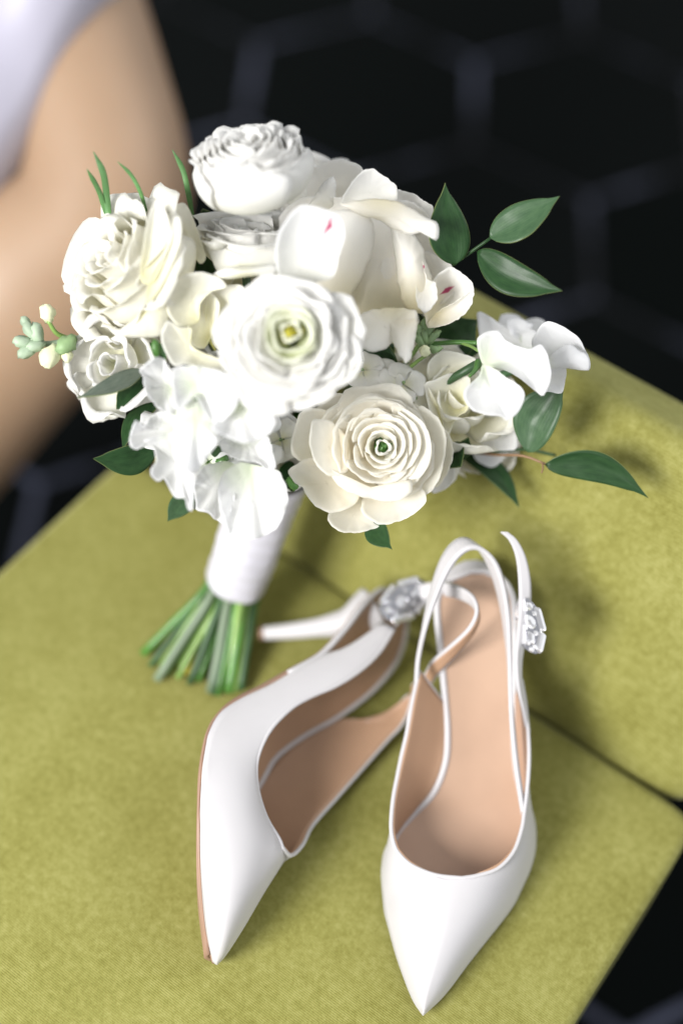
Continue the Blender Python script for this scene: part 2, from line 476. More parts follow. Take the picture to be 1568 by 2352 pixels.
def skin_weld(root, grids, inward_pt, th=.0011):
    import bmesh
    V, F = weld(grids)
    me = mesh("upper", V, F)
    bm = bmesh.new(); bm.from_mesh(me); bmesh.ops.recalc_face_normals(bm, faces=bm.faces)
    c = Vector(inward_pt); bm.normal_update()
    if sum((c - f.calc_center_median()).dot(f.normal) for f in bm.faces) > 0: bmesh.ops.reverse_faces(bm, faces=bm.faces)
    bm.normal_update()
    li = [v.co - v.normal * (th * .5 + .0006) for v in bm.verts]; LF = [[v.index for v in f.verts] for f in bm.faces]
    bm.to_mesh(me); bm.free()
    me.polygons.foreach_set("use_smooth", [True] * len(me.polygons))
    solid(part("upper", me, SATIN, root), th)
    solid(part("lining", mesh("lining", li, LF), LEATHER, root), .0006)

def seg_param(pts, m, n1, n2):
    """first m control points sampled n1 times, the rest n2 times, meeting in the m-th"""
    p = np.asarray(pts, float)
    return np.vstack([cat_param(p[:m], n1), cat_param(p[m - 1:], n2)[1:]])

def curved2(A, Tt, K, m, n1, n2, mq):
    def full(p):
        p = np.asarray(p, float); M_ = len(p); qq = np.vstack([2 * p[0] - p[1], p, 2 * p[-1] - p[-2]]); out = []
        for x in np.r_[np.linspace(0, m - 1, n1), np.linspace(m - 1, M_ - 1, n2)[1:]]:
            i = min(int(x + 1e-9), M_ - 2); t = x - i; a, b, c, d = qq[i:i + 4]
            out.append(.5 * (2 * b + (c - a) * t + (2 * a - 5 * b + 4 * c - d) * t * t + (3 * b - a - 3 * c + d) * t ** 3))
        return np.array(out)
    a, t, k = full(A), seg_param(Tt, m, n1, n2), full(K)
    q = np.linspace(0, 1, mq)[None, :, None]
    ts = t.copy()                                       # the corner of the topline stays at the rim, it does not crease the vamp
    for _ in range(40):
        e = ts.copy(); e[1:-1] = .25 * ts[:-2] + .5 * ts[1:-1] + .25 * ts[2:]; ts = e
    G = (1 - q) ** 2 * a[:, None] + 2 * q * (1 - q) * k[:, None] + q * q * ts[:, None]
    w = (1 - np.abs(2 * q - 1) ** 6) * .5 * np.clip((np.arange(1, len(G) - 1) - .6 * n1) / (.25 * n1), 0, 1)[:, None, None]
    for _ in range(60):
        e = G.copy(); e[1:-1] = G[1:-1] + w * ((G[:-2] + G[2:]) / 2 - G[1:-1]); G = e
    return G + q ** 7 * (t - ts)[:, None]

def skinned(root, G, inward_pt, name="upper", lname="lining", th=.0011, lin=True):
    """satin outside and leather lining inside, each with its own thickness"""
    nn = gnorm(G); c = np.asarray(inward_pt)
    s = np.sign(((c - G) * nn).sum(-1, keepdims=True).mean())
    nn = nn * s
    o = part(name, grid(name, G), SATIN, root); solid(o, th)
    if lin:
        l = part(lname, grid(lname, G + nn * (th * .5 + .0006)), LEATHER, root); solid(l, .0006)
    return o

def ribbon(path, wvec, th):
    """flat band: path is one edge, path + wvec the other, th its thickness"""
    path = np.asarray(path); w = np.asarray(wvec); n = len(path)
    if w.ndim == 1: w = np.repeat(w[None], n, 0)
    T = np.gradient(path, axis=0); nn = np.cross(T, w); nn /= np.linalg.norm(nn, axis=1)[:, None] + 1e-12
    k = np.linspace(0, 1, 5)[None, :, None]
    f = path[:, None] + w[:, None] * k + nn[:, None] * th / 2; b = path[:, None] + w[:, None] * k - nn[:, None] * th / 2
    return np.concatenate([f, b[:, ::-1]], 1)

def strap(root, path, w, th=.0016, lin_side=-1, n=60, name="slingback_strap"):
    pth = catmull(p3(path), n); ww = catmull(np.array(w, float), n) if np.ndim(w) == 2 else np.asarray(w, float)
    o = part(name, grid(name, ribbon(pth, ww, th), close_v=True), SATIN, root)
    if lin_side:
        w2 = ww if ww.ndim == 2 else np.repeat(ww[None], n, 0)
        T = np.gradient(pth, axis=0); nn = np.cross(T, w2); nn /= np.linalg.norm(nn, axis=1)[:, None]
        l = grid("strap_lining", ribbon(pth + w2 * .12 + nn * lin_side * (th / 2 + .0002), w2 * .76, .0005), close_v=True)
        q = link("strap_lining", l, LEATHER, o)
    return o

def brooch_mesh_parts(root, C, ax, ay, az, s=1.0):
    """art-deco cluster: a silver plate with baguette, round and small stones"""
    ax, ay, az = nrm(ax), nrm(ay), nrm(az)
    def loc(x, y, z): return C + (ax * x + ay * y + az * z) * s
    th = np.linspace(0, 2 * math.pi, 20, endpoint=False)
    V = []
    for z, k in ((-.001, .96), (.0006, 1.0), (.0012, .9)):
        V += [loc(.0145 * k * np.sign(math.cos(t)) * abs(math.cos(t)) ** .7, .0085 * k * np.sign(math.sin(t)) * abs(math.sin(t)) ** .8, z) for t in th]
    F = [(l * 20 + j, l * 20 + (j + 1) % 20, l * 20 + 20 + (j + 1) % 20, l * 20 + 20 + j) for l in range(2) for j in range(20)]
    F += [tuple(range(20))[::-1], tuple(range(40, 60))]
    br = part("brooch", mesh("brooch", V, F, smooth=False), SILVER, root)
    def stone(x, y, lx, ly, h, ang=0, k=8, rect=False):
        ca, sa = math.cos(ang), math.sin(ang)
        prof = ((.0006, 1.0), (.0012, 1.0), (.0012 + h * .6, .78), (.0012 + h, .5))
        if rect: pts = [(-1, -.72), (-.86, -1), (.86, -1), (1, -.72), (1, .72), (.86, 1), (-.86, 1), (-1, .72)]
        else: pts = [(math.cos(2 * math.pi * i / k), math.sin(2 * math.pi * i / k)) for i in range(k)]
        V = []
        for z, q in prof:
            for a, b in pts:
                X, Y = a * lx * (q if not rect else 1 - (1 - q) * ly / lx), b * ly * q
                V.append(loc(x + X * ca - Y * sa, y + X * sa + Y * ca, z))
        n = len(pts)
        F = [(l * n + j, l * n + (j + 1) % n, l * n + n + (j + 1) % n, l * n + n + j) for l in range(3) for j in range(n)]
        F += [tuple(range(3 * n, 4 * n))]
        c = mesh("crystal", V, F, smooth=False)
        link("crystal", c, CRYSTAL, br)
    stone(-.002, 0, .0036, .0036, .0026, k=12)
    for sy in (-1, 1):
        stone(.0064, sy * .0066, .0060, .0019, .0024, -sy * .30, rect=True)
        stone(-.0062, sy * .0068, .0060, .0019, .0024, sy * .33, rect=True)
        stone(.0026, sy * .0036, .0014, .0014, .0016)
        stone(-.0078, sy * .0030, .0013, .0013, .0016)
        stone(.0105, sy * .0024, .0015, .0015, .0016)
    stone(.0068, 0, .0030, .0019, .002, rect=True)
    stone(-.0105, 0, .0022, .0022, .002)
    stone(.0130, 0, .0016, .0016, .0018)
    return br

# ---- the upright shoe (toe towards the camera)
shoe = empty("slingback_shoe", tuple(P(1060, 1960, 0)))
tag(shoe, "white satin pointed slingback shoe standing upright with its toe towards the viewer", "shoe", "pair of white slingback shoes")
T_toe = [(971, 2330, .009), (980, 2275, .019), (1000, 2200, .026), (1025, 2110, .032), (1045, 2055, .0345), (1060, 2017, .036)]
TL = T_toe + [(1000, 2010, .036), (947, 1989, .0365), (920, 1966, .037), (906, 1944, .0375), (898, 1903, .039), (902, 1840, .041), (912, 1785, .0435), (922, 1736, .047), (934, 1684, .052), (947, 1610, .059), (962, 1543, .065)]
BL = [(971, 2331, .005), (946, 2290, .004), (914, 2205, .0035), (893, 2130, .0035), (885, 2100, .0035), (882, 2078, .0035),
      (880, 2055, .004), (878, 2030, .004), (877, 2008, .0045), (878, 1990, .005), (884, 1955, .007), (906, 1915, .010), (947, 1868, .0135), (990, 1822, .020), (1019, 1755, .029), (1025, 1690, .036), (1017, 1614, .046)]
TR = T_toe + [(1100, 2010, .036), (1146, 1992, .0365), (1180, 1954, .0375), (1197, 1906, .0385), (1203, 1869, .040), (1211, 1800, .045), (1214, 1740, .050), (1212, 1684, .055), (1206, 1620, .061), (1196, 1560, .067)]
BR = [(971, 2331, .005), (1020, 2284, .004), (1080, 2205, .0035), (1150, 2117, .0035), (1178, 2078, .0035), (1192, 2050, .0035),
      (1204, 2024, .004), (1216, 1996, .005), (1226, 1960, .006), (1229, 1925, .008), (1226, 1885, .0115), (1213, 1842, .018), (1196, 1790, .026), (1187, 1720, .034), (1186, 1650, .042), (1186, 1600, .048)]
def ctrl(B_, T_, side, k_toe, k_wall, nt_=6):
    out = []
    for i, (b, t) in enumerate(zip(B_, T_)):
        b3, t3 = P(*b), P(*t)
        if i < nt_: c = np.array([b3[0] * .80 + t3[0] * .20, b3[1] * .80 + t3[1] * .20, t3[2] + .0005])
        else:
            w = max(0.0, 1 - (i - nt_ + 1) / 7); w = w * w * (3 - 2 * w)
            ct = np.array([b3[0] * .80 + t3[0] * .20, b3[1] * .80 + t3[1] * .20, t3[2] + .0005])
            c = ct * w + ((b3 + t3) / 2 + cR * side * k_wall) * (1 - w)
        out.append(c)
    out = np.array(out); m_ = np.array([(P(*b) + P(*t)) / 2 for b, t in zip(B_, T_)]); d = out - m_
    for _ in range(2):
        e = d.copy(); e[nt_ - 1:-1] = .25 * d[nt_ - 2:-2] + .5 * d[nt_ - 1:-1] + .25 * d[nt_:]; d = e
    return m_ + d
GL = curved2(p3(BL), p3(TL), ctrl(BL, TL, -1, 0, .0015), 6, 40, 60, 16)
GR = curved2(p3(BR), p3(TR), ctrl(BR, TR, 1, 0, .001), 6, 40, 60, 16)
skin_weld(shoe, [GL, GR], P(1050, 1900, .02))
st = np.vstack([GL[40:, -2][::-1], (GL[39:40, -2] + GR[39:40, -2]) / 2, GR[40:, -2]])
st = st + (st - P(1050, 1880, .015)) / np.linalg.norm(st - P(1050, 1880, .015), axis=1)[:, None] * .0007
part("stitching", tube("stitching", catmull(st, 120), .00028, 6), THREAD, shoe)
tl, tr = catmull(p3(TL[5:]), 60), catmull(p3(TR[5:]), 60)
part("topline_binding", tube("topline_binding", np.vstack([tl[::-1], tr[1:]]), .0011, 8), SATIN, shoe)
part("topline_binding", tube("topline_binding", catmull(p3([TL[-1], (988, 1575, .056), BL[-1]]), 12), .0011, 8), SATIN, shoe)
IL = [(972, 2310, .005), (925, 2180, .005), (896, 2060, .006), (896, 1975, .0075), (908, 1920, .0105), (947, 1872, .014), (995, 1821, .021), (1022, 1753, .030), (1027, 1684, .038), (1021, 1600, .048), (1012, 1500, .0605), (1003, 1400, .074), (1010, 1360, .0785), (1034, 1331, .081), (1080, 1311, .0825)]
IR = [(973, 2310, .005), (1070, 2180, .005), (1180, 2060, .006), (1212, 1975, .0075), (1218, 1915, .0105), (1206, 1862, .015), (1194, 1810, .022), (1184, 1753, .030), (1180, 1684, .038), (1180, 1600, .048), (1182, 1500, .0605), (1180, 1400, .074), (1172, 1360, .0785), (1152, 1331, .081), (1112, 1311, .0825)]
il, ir = cat_param(p3(IL), 80), cat_param(p3(IR), 80)
q = np.linspace(0, 1, 17)[None, :, None]
GI = il[:, None] * (1 - q) + ir[:, None] * q
GI[:, :, 2] -= .0022 * np.sin(np.linspace(0, math.pi, 17))[None, :]          # slightly dished
up = gnorm(GI); up *= np.sign(up[..., 2:].mean())
part("insole", grid("insole", GI + up * .0006), INSOLE_L, shoe)
# seams: a faint welt across the heel pad
q2 = np.linspace(0, 1, 17)[None, :, None]
out_ = nrm(ir[40] - il[40])
solid(part("sole", grid("sole", GI - up * .0012), SOLE_L, shoe), .0030, 0)
ring = np.vstack([il[18:], ir[18:][::-1]])
part("insole_binding", tube("insole_binding", ring, .0019, 8), SATIN, shoe)
hb = (il[70] + ir[70]) / 2
hp = np.array([hb + [0, 0, -.008], hb + [0, 0, -.016] - ebk * 0 + np.array([0, .003, 0]), [hb[0], hb[1] + .006, .035], [hb[0], hb[1] + .004, .003]])
part("heel", tube("heel", catmull(hp, 24), np.interp(np.linspace(0, 1, 24), [0, .2, .6, 1], [.019, .012, .0058, .0045]), 20), SATIN, shoe)
part("heel_tip", tube("heel_tip", np.array([[hb[0], hb[1] + .004, .0032], [hb[0], hb[1] + .004, .0004]]), .0047, 20), SOLE_L, shoe)
# slingback: loops behind the heel and comes back down the right side
sl = [(956, 1568, .063), (961, 1510, .073), (977, 1440, .089), (1000, 1375, .101), (1028, 1313, .111), (1055, 1276, .117), (1085, 1259, .120), (1113, 1267, .1185), (1140, 1297, .114), (1158, 1350, .106), (1168, 1420, .096), (1171, 1500, .085), (1172, 1600, .073), (1176, 1684, .062), (1186, 1780, .050), (1201, 1876, .0385)]
wd = [(.000, .002, -.003), (.000, .003, -.0045), (.000, .0045, -.006), (-.0005, .006, -.0065), (-.0045, .008, -.006), (-.009, .012, -.006), (-.005, .013, -.007), (.0, .011, -.008), (.001, .008, -.008), (.002, .006, -.007), (.002, .004, -.006), (.002, .003, -.005), (.002, .002, -.004), (.002, .002, -.004), (.0015, .0015, -.003), (.001, .001, -.002)]
strap(shoe, sl, [tuple(x * .8 for x in w_) for w_ in wd], .0022, 0, 90)
tl2 = [(1149, 1222, .128), (1168, 1240, .126), (1183, 1275, .121), (1190, 1325, .114), (1192, 1390, .105), (1188, 1455, .096), (1184, 1520, .085), (1189, 1580, .074), (1199, 1630, .064), (1209, 1680, .055)]
wd2 = [(.0045, .0005, -.0005), (.0075, .001, -.0015), (.0075, .002, -.003), (.0062, .003, -.004), (.0045, .003, -.004), (.003, .003, -.003), (.0025, .002, -.003), (.0025, .002, -.003), (.003, .002, -.003), (.002, .001, -.002)]
strap(shoe, tl2, [tuple(x * .8 for x in w_) for w_ in wd2], .0016, 0, 60, name="strap_end")
b0, b1 = P(1202, 1385, .104), P(1207, 1487, .090)
brooch_mesh_parts(shoe, (b0 + b1) / 2 + cR * .0015 - cF * .003, b1 - b0, camdir(-.55, .3, -.5), camdir(.60, .15, .78), .95)

# ---- the shoe lying on its side
shoe2 = empty("slingback_shoe", tuple(P(620, 1900, 0)))
tag(shoe2, "white satin pointed slingback shoe lying on its side, thin heel towards the stems", "shoe", "pair of white slingback shoes")
T2 = [(497, 2214, .011), (518, 2180, .022), (550, 2115, .031), (595, 2030, .036), (648, 1946, .037),
      (640, 1926, .039), (612, 1879, .046), (593, 1820, .052), (588, 1766, .056), (597, 1723, .058), (624, 1672, .059), (671, 1625, .058), (718, 1598, .056), (773, 1574, .054), (829, 1538, .053), (872, 1496, .053), (905, 1443, .054)]
A2 = [(490, 2208, .010), (476, 2140, .024), (467, 2060, .037), (461, 1965, .051), (460, 1885, .060),
      (460, 1850, .062), (462, 1808, .064), (465, 1765, .066), (472, 1718, .066), (481, 1680, .066), (507, 1637, .064), (556, 1605, .061), (624, 1573, .058), (682, 1538, .056), (745, 1504, .055), (815, 1483, .054), (872, 1432, .054)]
C2 = [(493, 2212, .004), (488, 2190, .003), (487, 2135, .003), (489, 2070, .003), (494, 2010, .003)]
K2C = [(500, 2216, .004), (530, 2198, .0035), (586, 2140, .004), (644, 2062, .004), (700, 1985, .005)]
K2 = []
for i, (a, t) in enumerate(zip(A2, T2)):
    a3, t3 = P(*a), P(*t); mid = (a3 + t3) / 2
    if i < 4:
        kc = P(*K2C[i]); K2.append(t3 + (t3 - kc) * (.4, .65, .62, .55)[i]); continue
    w = max(0.2, 1 - (i - 4) / 7)
    K2.append(mid + np.array([.0, .0, .0115]) * w + cR * .0075 * w)
K2 = np.array(K2); m_ = (p3(A2) + p3(T2)) / 2; d_ = K2 - m_
for _ in range(2):
    e = d_.copy(); e[4:-1] = .25 * d_[3:-2] + .5 * d_[4:-1] + .25 * d_[5:]; d_ = e
K2 = m_ + d_
G2 = curved2(p3(A2), p3(T2), np.array(K2), 5, 36, 64, 14)
inpt = P(640, 1790, .03)
K2c = p3(K2C)
G2c = curved(p3(C2), p3(T2[:5]), 36, 14, K2c)
DL = [(648, 1946, .037), (668, 1965, .027), (694, 1941, .019), (718, 1895, .013), (773, 1832, .010), (831, 1766, .010), (890, 1699, .012), (916, 1672, .014), (932, 1648, .016), (942, 1622, .019), (950, 1592, .023)]
DB = [(494, 2010, .003), (500, 1990, .003), (520, 1950, .004), (560, 1868, .005), (604, 1790, .006), (650, 1732, .007), (705, 1692, .008), (785, 1652, .009), (840, 1655, .0105), (895, 1632, .013), (938, 1594, .020)]
KD = []
for i, (d, b) in enumerate(zip(DL, DB)):
    d3, b3 = P(*d), P(*b); KD.append((d3 + b3) / 2 + np.array([0, 0, -.004 if i > 2 else -.012]) + cR * (.012 if i < 2 else 0))
KD = np.array(KD); KD[:, 2] = np.maximum(KD[:, 2], .0025)
KD[0] = K2c[4]
G2d = curved(p3(DB), p3(DL), 70, 14, KD)
skin_weld(shoe2, [G2, G2c, G2d], inpt)
part("topline_binding", tube("topline_binding", np.vstack([catmull(p3(T2[4:]), 60)[::-1], catmull(p3(DL), 50)[1:]]), .0011, 8), SATIN, shoe2)
part("topline_binding", tube("topline_binding", catmull(p3([DL[-1], (917, 1617, .016), (880, 1641, .012), (830, 1654, .0105), (785, 1652, .009)]), 20), .0008, 8), LEATHER, shoe2)
IU = [(489, 2190, .014), (470, 2060, .034), (465, 1960, .048), (466, 1860, .058), (470, 1765, .063), (486, 1682, .064), (512, 1638, .062), (548, 1609, .060), (604, 1581, .057), (672, 1541, .055), (738, 1503, .053), (790, 1447, .053), (832, 1392, .053), (868, 1358, .049), (888, 1354, .044)]
IB = [(494, 2205, .005), (489, 2130, .004), (490, 2060, .004), (500, 1985, .004), (522, 1940, .005), (564, 1858, .006), (604, 1787, .008), (634, 1738, .009), (697, 1690, .010), (775, 1646, .012), (848, 1592, .013), (897, 1538, .014), (922, 1489, .015), (932, 1431, .019), (922, 1385, .030)]
iu, ib = cat_param(p3(IU), 80), cat_param(p3(IB), 80)
GI2 = iu[:, None] * (1 - q) + ib[:, None] * q
nn = gnorm(GI2); nn *= np.sign((nn @ cR).mean())
GI2 = GI2 - nn * .002 * np.sin(np.linspace(0, math.pi, 17))[None, :, None]
part("insole", grid("insole", GI2 + nn * .0006), LEATHER, shoe2)
solid(part("sole", grid("sole", GI2 - nn * .0014), SOLE_L, shoe2), .0032, 0)
part("insole_binding", tube("insole_binding", np.vstack([iu[50:], ib[22:][::-1]]), .0017, 8), SATIN, shoe2)
edge = catmull(p3([(491, 2211, .007)] + [(a[0] - 3, a[1] + 2, a[2] - .002) for a in A2[1:13]]), 60)
part("sole_edge", tube("sole_edge", edge, .0010, 8), SOLE_L, shoe2)
hp = p3([(858, 1404, .034), (832, 1417, .033), (800, 1429, .0305), (740, 1440, .026), (670, 1449, .019), (606, 1454, .0135)])
part("heel", tube("heel", catmull(hp, 30), np.interp(np.linspace(0, 1, 30), [0, .12, .28, .5, 1], [.0150, .0125, .0078, .0056, .0040]), 20), SATIN, shoe2)
part("heel_tip", tube("heel_tip", p3([(607, 1454, .0136), (597, 1455, .0130)]), .0043, 20), SOLE_L, shoe2)
s2 = [(948, 1596, .021), (962, 1588, .029), (985, 1577, .041), (1010, 1545, .055), (1050, 1500, .071), (1085, 1455, .084), (1098, 1420, .090), (1086, 1391, .091), (1055, 1375, .086), (1020, 1369, .076), (985, 1377, .064), (945, 1406, .056), (908, 1440, .0535)]
w2 = [(-.001, .002, .009), (-.001, .002, .010), (-.003, .002, .009), (-.0045, .003, .0085), (-.005, .003, .0075), (-.005, .0, .007), (-.003, -.002, .008), (-.001, .001, .008), (-.001, .002, .008), (-.002, .004, .007), (-.004, .007, .005), (-.006, .008, .004), (-.006, .0085, .003)]
strap(shoe2, s2, w2, .0018, 1, 80)
b0, b1 = P(884, 1412, .061), P(978, 1352, .062)
brooch_mesh_parts(shoe2, (b0 + b1) / 2 + np.array([0, 0, .0015]), b1 - b0, camdir(-.55, .8, -.2), camdir(-.1, .35, .93), 1.12)

# ------------------------------------------------------------------ bouquet
WHITE = petal_mat("white_petal", (.84, .83, .62), (.885, .88, .83), (.90, .895, .88))
IVORY = petal_mat("ivory_petal", (.84, .81, .50), (.90, .885, .76), (.92, .91, .86))
CREAM = petal_mat("cream_petal", (.89, .80, .54), (.925, .88, .77), (.93, .913, .86), trans=.60)
BLUSH = petal_mat("peony_petal", (.88, .82, .60), (.91, .885, .82), (.92, .91, .885))
FLECK = petal_mat("flecked_peony_petal", (.88, .82, .60), (.91, .89, .83), (.92, .91, .89), streak=(.908, .30, .70, .020))
FLECK2 = petal_mat("streaked_peony_petal", (.80, .80, .74), (.89, .89, .87), (.90, .90, .90), streak=(.803, .66, .96, .0075))
PEA = petal_mat("sweet_pea_petal", (.80, .85, .70), (.85, .85, .85), (.87, .87, .88), trans=.52)
GHEART = petal_mat("green_heart_petal", (.52, .60, .14), (.74, .79, .46), (.88, .89, .78))
LEAF = leaf_mat("leaf", (.009, .034, .009), (.024, .066, .019), .48, .12)
LEAF_L = leaf_mat("leaf_pale", (.030, .070, .030), (.060, .115, .052), .5, .15)
LEAF_G = leaf_mat("leaf_grey", (.060, .080, .060), (.12, .14, .11), .5, .15)
GRASS = simple("grass_blade", (.08, .19, .06), .5, .25, 60)
STEM = simple("green_stem", (.065, .18, .03), .42, .35, 30, coat=.15)
STEM_P = simple("pale_stem", (.19, .31, .08), .45, .25, 30, coat=.15)
STEM_D = simple("dark_stem", (.035, .085, .03), .45, .3, 30)
STEM_GY = simple("grey_stem", (.15, .20, .13), .5, .2, 30)
STEM_Y = simple("yellow_stem_end", (.45, .38, .05), .5, .2, 30)
TWIG = simple("brown_twig", (.22, .13, .07), .6, .2, 30)
BUD = simple("green_bud", (.20, .30, .14), .55, .3, 90)
BUD_S = simple("silvery_bud", (.30, .38, .27), .6, .25, 90)
BUD_W = simple("white_bud", (.70, .72, .48), .55, .12, 60)
PIST = simple("flower_heart", (.33, .30, .02), .6, .75, 260)
RIBBON = simple("white_ribbon", (.53, .52, .58), .30, .02, 20, sheen=.2)

neck = PD(618, 1120, .765)
bq = empty("bouquet", tuple(P(480, 1560, 0)))
tag(bq, "round bridal bouquet of white and cream flowers, its stems wrapped in white ribbon", "bouquet")

def edge_noise(x, seed, k):
    return noise.noise(Vector((x * k, seed * 7.31, 1.7)))

def petal(parent, mtx, prof, W, wexp=.6, th0=0.0, ruffle=.0, rk=3.0, spiral=0.0, notch=0.0, round_=.25, mat=None, nt_=11, ns=11, seed=0, thick=.0002, tipw=.0, lean=0.0, name="petal"):
    """a petal: a patch of a surface of revolution with profile prof [(r, z)], half angle W about the flower axis"""
    pr = catmull(prof, 40); tt = np.linspace(0, 1, 40)
    V = np.zeros((nt_, ns, 3)); UV = []
    for i in range(nt_):
        t0 = i / (nt_ - 1)
        for j in range(ns):
            s = -1 + 2 * j / (ns - 1)
            lim = 1 - round_ * abs(s) ** 2.6 - notch * math.exp(-(s / .16) ** 2) + .10 * (ruffle > 0) * edge_noise(s, seed, 2.4) + .035 * edge_noise(s, seed + 3, 7) + .02 * edge_noise(s, seed + 5, 17)
            t = max(0, min(1, t0 * lim))
            r, z = np.interp(t, tt, pr[:, 0]), np.interp(t, tt, pr[:, 1])
            w = W * (t0 ** wexp * (1 - tipw * t0 ** 3) + .12 * (1 - t0))
            a = th0 + s * w
            k = ruffle * t0 ** 3 * math.sin(rk * s * math.pi + seed) + ruffle * .7 * t0 ** 2 * edge_noise(s, seed + 9, 2.2)
            rr_ = r * (1 + spiral * s) + k
            zz = z + lean * s * t0 + .6 * ruffle * t0 ** 3 * math.cos(rk * 1.3 * s * math.pi + 2 * seed)
            V[i, j] = (rr_ * math.cos(a), rr_ * math.sin(a), zz)
            UV.append((j / (ns - 1), t0))
    V = V.reshape(-1, 3)
    Mt = np.array(mtx)
    V = V @ Mt[:3, :3].T + Mt[:3, 3]
    f = [(i * ns + j, i * ns + j + 1, (i + 1) * ns + j + 1, (i + 1) * ns + j) for i in range(nt_ - 1) for j in range(ns - 1)]
    o = link(name, mesh(name, V, f, UV), mat, parent)
    solid(o, thick)
    return o

def flower_root(kind, pos, face, R, mat=None, label=None, base=-.35, twist=0.0, back=.018):
    """a calyx mesh that carries the petals; returns it with its 4x4 (scale R)"""
    z = nrm(face); x = nrm(np.cross(np.array([0.13, .2, 1.0]), z)); y = np.cross(z, x)
    c, s = math.cos(twist), math.sin(twist); x, y = x * c + y * s, y * c - x * s
    Mt = np.eye(4); Mt[:3, 0], Mt[:3, 1], Mt[:3, 2], Mt[:3, 3] = x * R, y * R, z * R, pos
    V, F = [], []
    for zz, r in ((-.62, .05), (-.52, .13), (-.40, .22), (-.30, .20), (-.24, .05)):
        for k in range(10):
            a = 2 * math.pi * k / 10; V.append((r * math.cos(a), r * math.sin(a), zz + base + .35))
    for l in range(4):
        for k in range(10): F.append((l * 10 + k, l * 10 + (k + 1) % 10, l * 10 + 10 + (k + 1) % 10, l * 10 + 10 + k))
    F += [tuple(range(10))[::-1], tuple(range(40, 50))]
    V = np.array(V) @ Mt[:3, :3].T + Mt[:3, 3]
    o = part(kind, mesh(kind, V, F), mat or STEM, bq)
    if label: o['label'] = label
    # its stalk, down to the binding point
    b = pos - z * R * .6
    pth = catmull([b, b + cF * .05 + cU * .006, neck + (b - neck) * .5 + cF * .03, neck], 14) if back > .05 else catmull([b, b * .55 + neck * .45 - z * R * .35 + cF * back, neck], 12)
    st = part("flower_stalk", tube("flower_stalk", pth, .0022, 8), STEM_D, bq)
    return o, Mt

def sub(name, me, mat, parent):
    return link(name, me, mat, parent)

def ball_mesh(name, Mt, c, r, nz=.0, k=10, sy=1.0):
    V, F = [], []
    n = 7
    for i in range(n + 1):
        a = math.pi * i / n
        for j in range(k):
            b = 2 * math.pi * j / k; p = np.array([math.sin(a) * math.cos(b), math.sin(a) * math.sin(b), math.cos(a) * sy]) * r
            p = p * (1 + nz * noise.noise(Vector(p / r * 2.3))) + c
            V.append(p)
    for i in range(n):
        for j in range(k): F.append((i * k + j, (i + 1) * k + j, (i + 1) * k + (j + 1) % k, i * k + (j + 1) % k))
    Mt = np.array(Mt); V = np.array(V) @ Mt[:3, :3].T + Mt[:3, 3]
    return mesh(name, V, F)

def ranunculus(u, v, D, Ru, face, mat, heart=None, label=None, rows=8, frill=.0, dome=.5, seed=0, twist=0.0, hole=.09, gmat=None, side=False, off=(0, 0), gf=.3, depth=1.0):
    R = Ru * D / FOC; pos = PD(u, v, D)
    o, Mt = flower_root("ranunculus", pos, face, R, label=label, twist=twist, back=.07 if side else .018)
    rnd = random.Random(seed)
    T0 = np.eye(4); T0[0, 3], T0[1, 3] = off
    sub("flower_heart", ball_mesh("flower_heart", Mt @ T0, np.array([0, 0, dome * .55]), hole * 1.25, .9), heart or PIST, o)
    for i in range(rows):
        f = i / (rows - 1)
        n = 3 if f < .40 else 4 if f < .75 else 5
        if side: n = 3 + int(round(3 * min(1, f * 1.4)))
        Tf = np.eye(4); Tf[0, 3], Tf[1, 3] = off[0] * (1 - f), off[1] * (1 - f)
        for k in range(n):
            a = 2 * math.pi * (k + rnd.uniform(-.30, .30)) / n + i * 2.4
            if side:                                            # a globe seen from its flank
                q = hole + (1 - hole) * f ** .8 * rnd.uniform(.96, 1.03); h = dome * (1 - .45 * f ** 2) + rnd.uniform(-.03, .05)
                prof = [(.10, -.62), (q * .78, -.50), (q * 1.0 + .04, -.10), (q * .98, h * .6), (q * .90, h), (q * .92 + .10 * f + .02, h + .07)]
            else:                                               # bowls, each resting in the next
                q = hole + (1.0 - hole) * f ** .95 * rnd.uniform(.90, 1.07); h = dome * (1 - .95 * f ** 2.0) + rnd.uniform(-.05, .04)
                g = max(0, (f - .6) / .4)
                d_ = depth * (1 - .45 * g)
                end = rnd.choice((.03, .02, -.01, -.05 * g, -.08 * g))
                prof = [(.05, -.34), (q * .42 + .02, h - .40 * d_), (q * .74 + .02, h - .22 * d_), (q * .92 + .01, h - .07), (q, h), (q + .045, h + end)]
            wdt = (math.pi / n) * (1.5 if f > .2 else 1.75) * rnd.uniform(.9, 1.15)
            mm = (gmat or mat) if f < gf else mat
            petal(o, Mt @ Tf, prof, wdt, .42, a, ruffle=(.010 + frill * (.3 + f)), rk=rnd.uniform(1.0, 2.4), spiral=.07 * rnd.choice((1, .8, .4, -.4)), round_=(.08 + .14 * f), notch=rnd.choice((0, 0, .04, .08)) * (f > .4), mat=mm, seed=rnd.uniform(0, 50), ns=15, nt_=13, lean=rnd.uniform(-.07, .07))
    return o, Mt

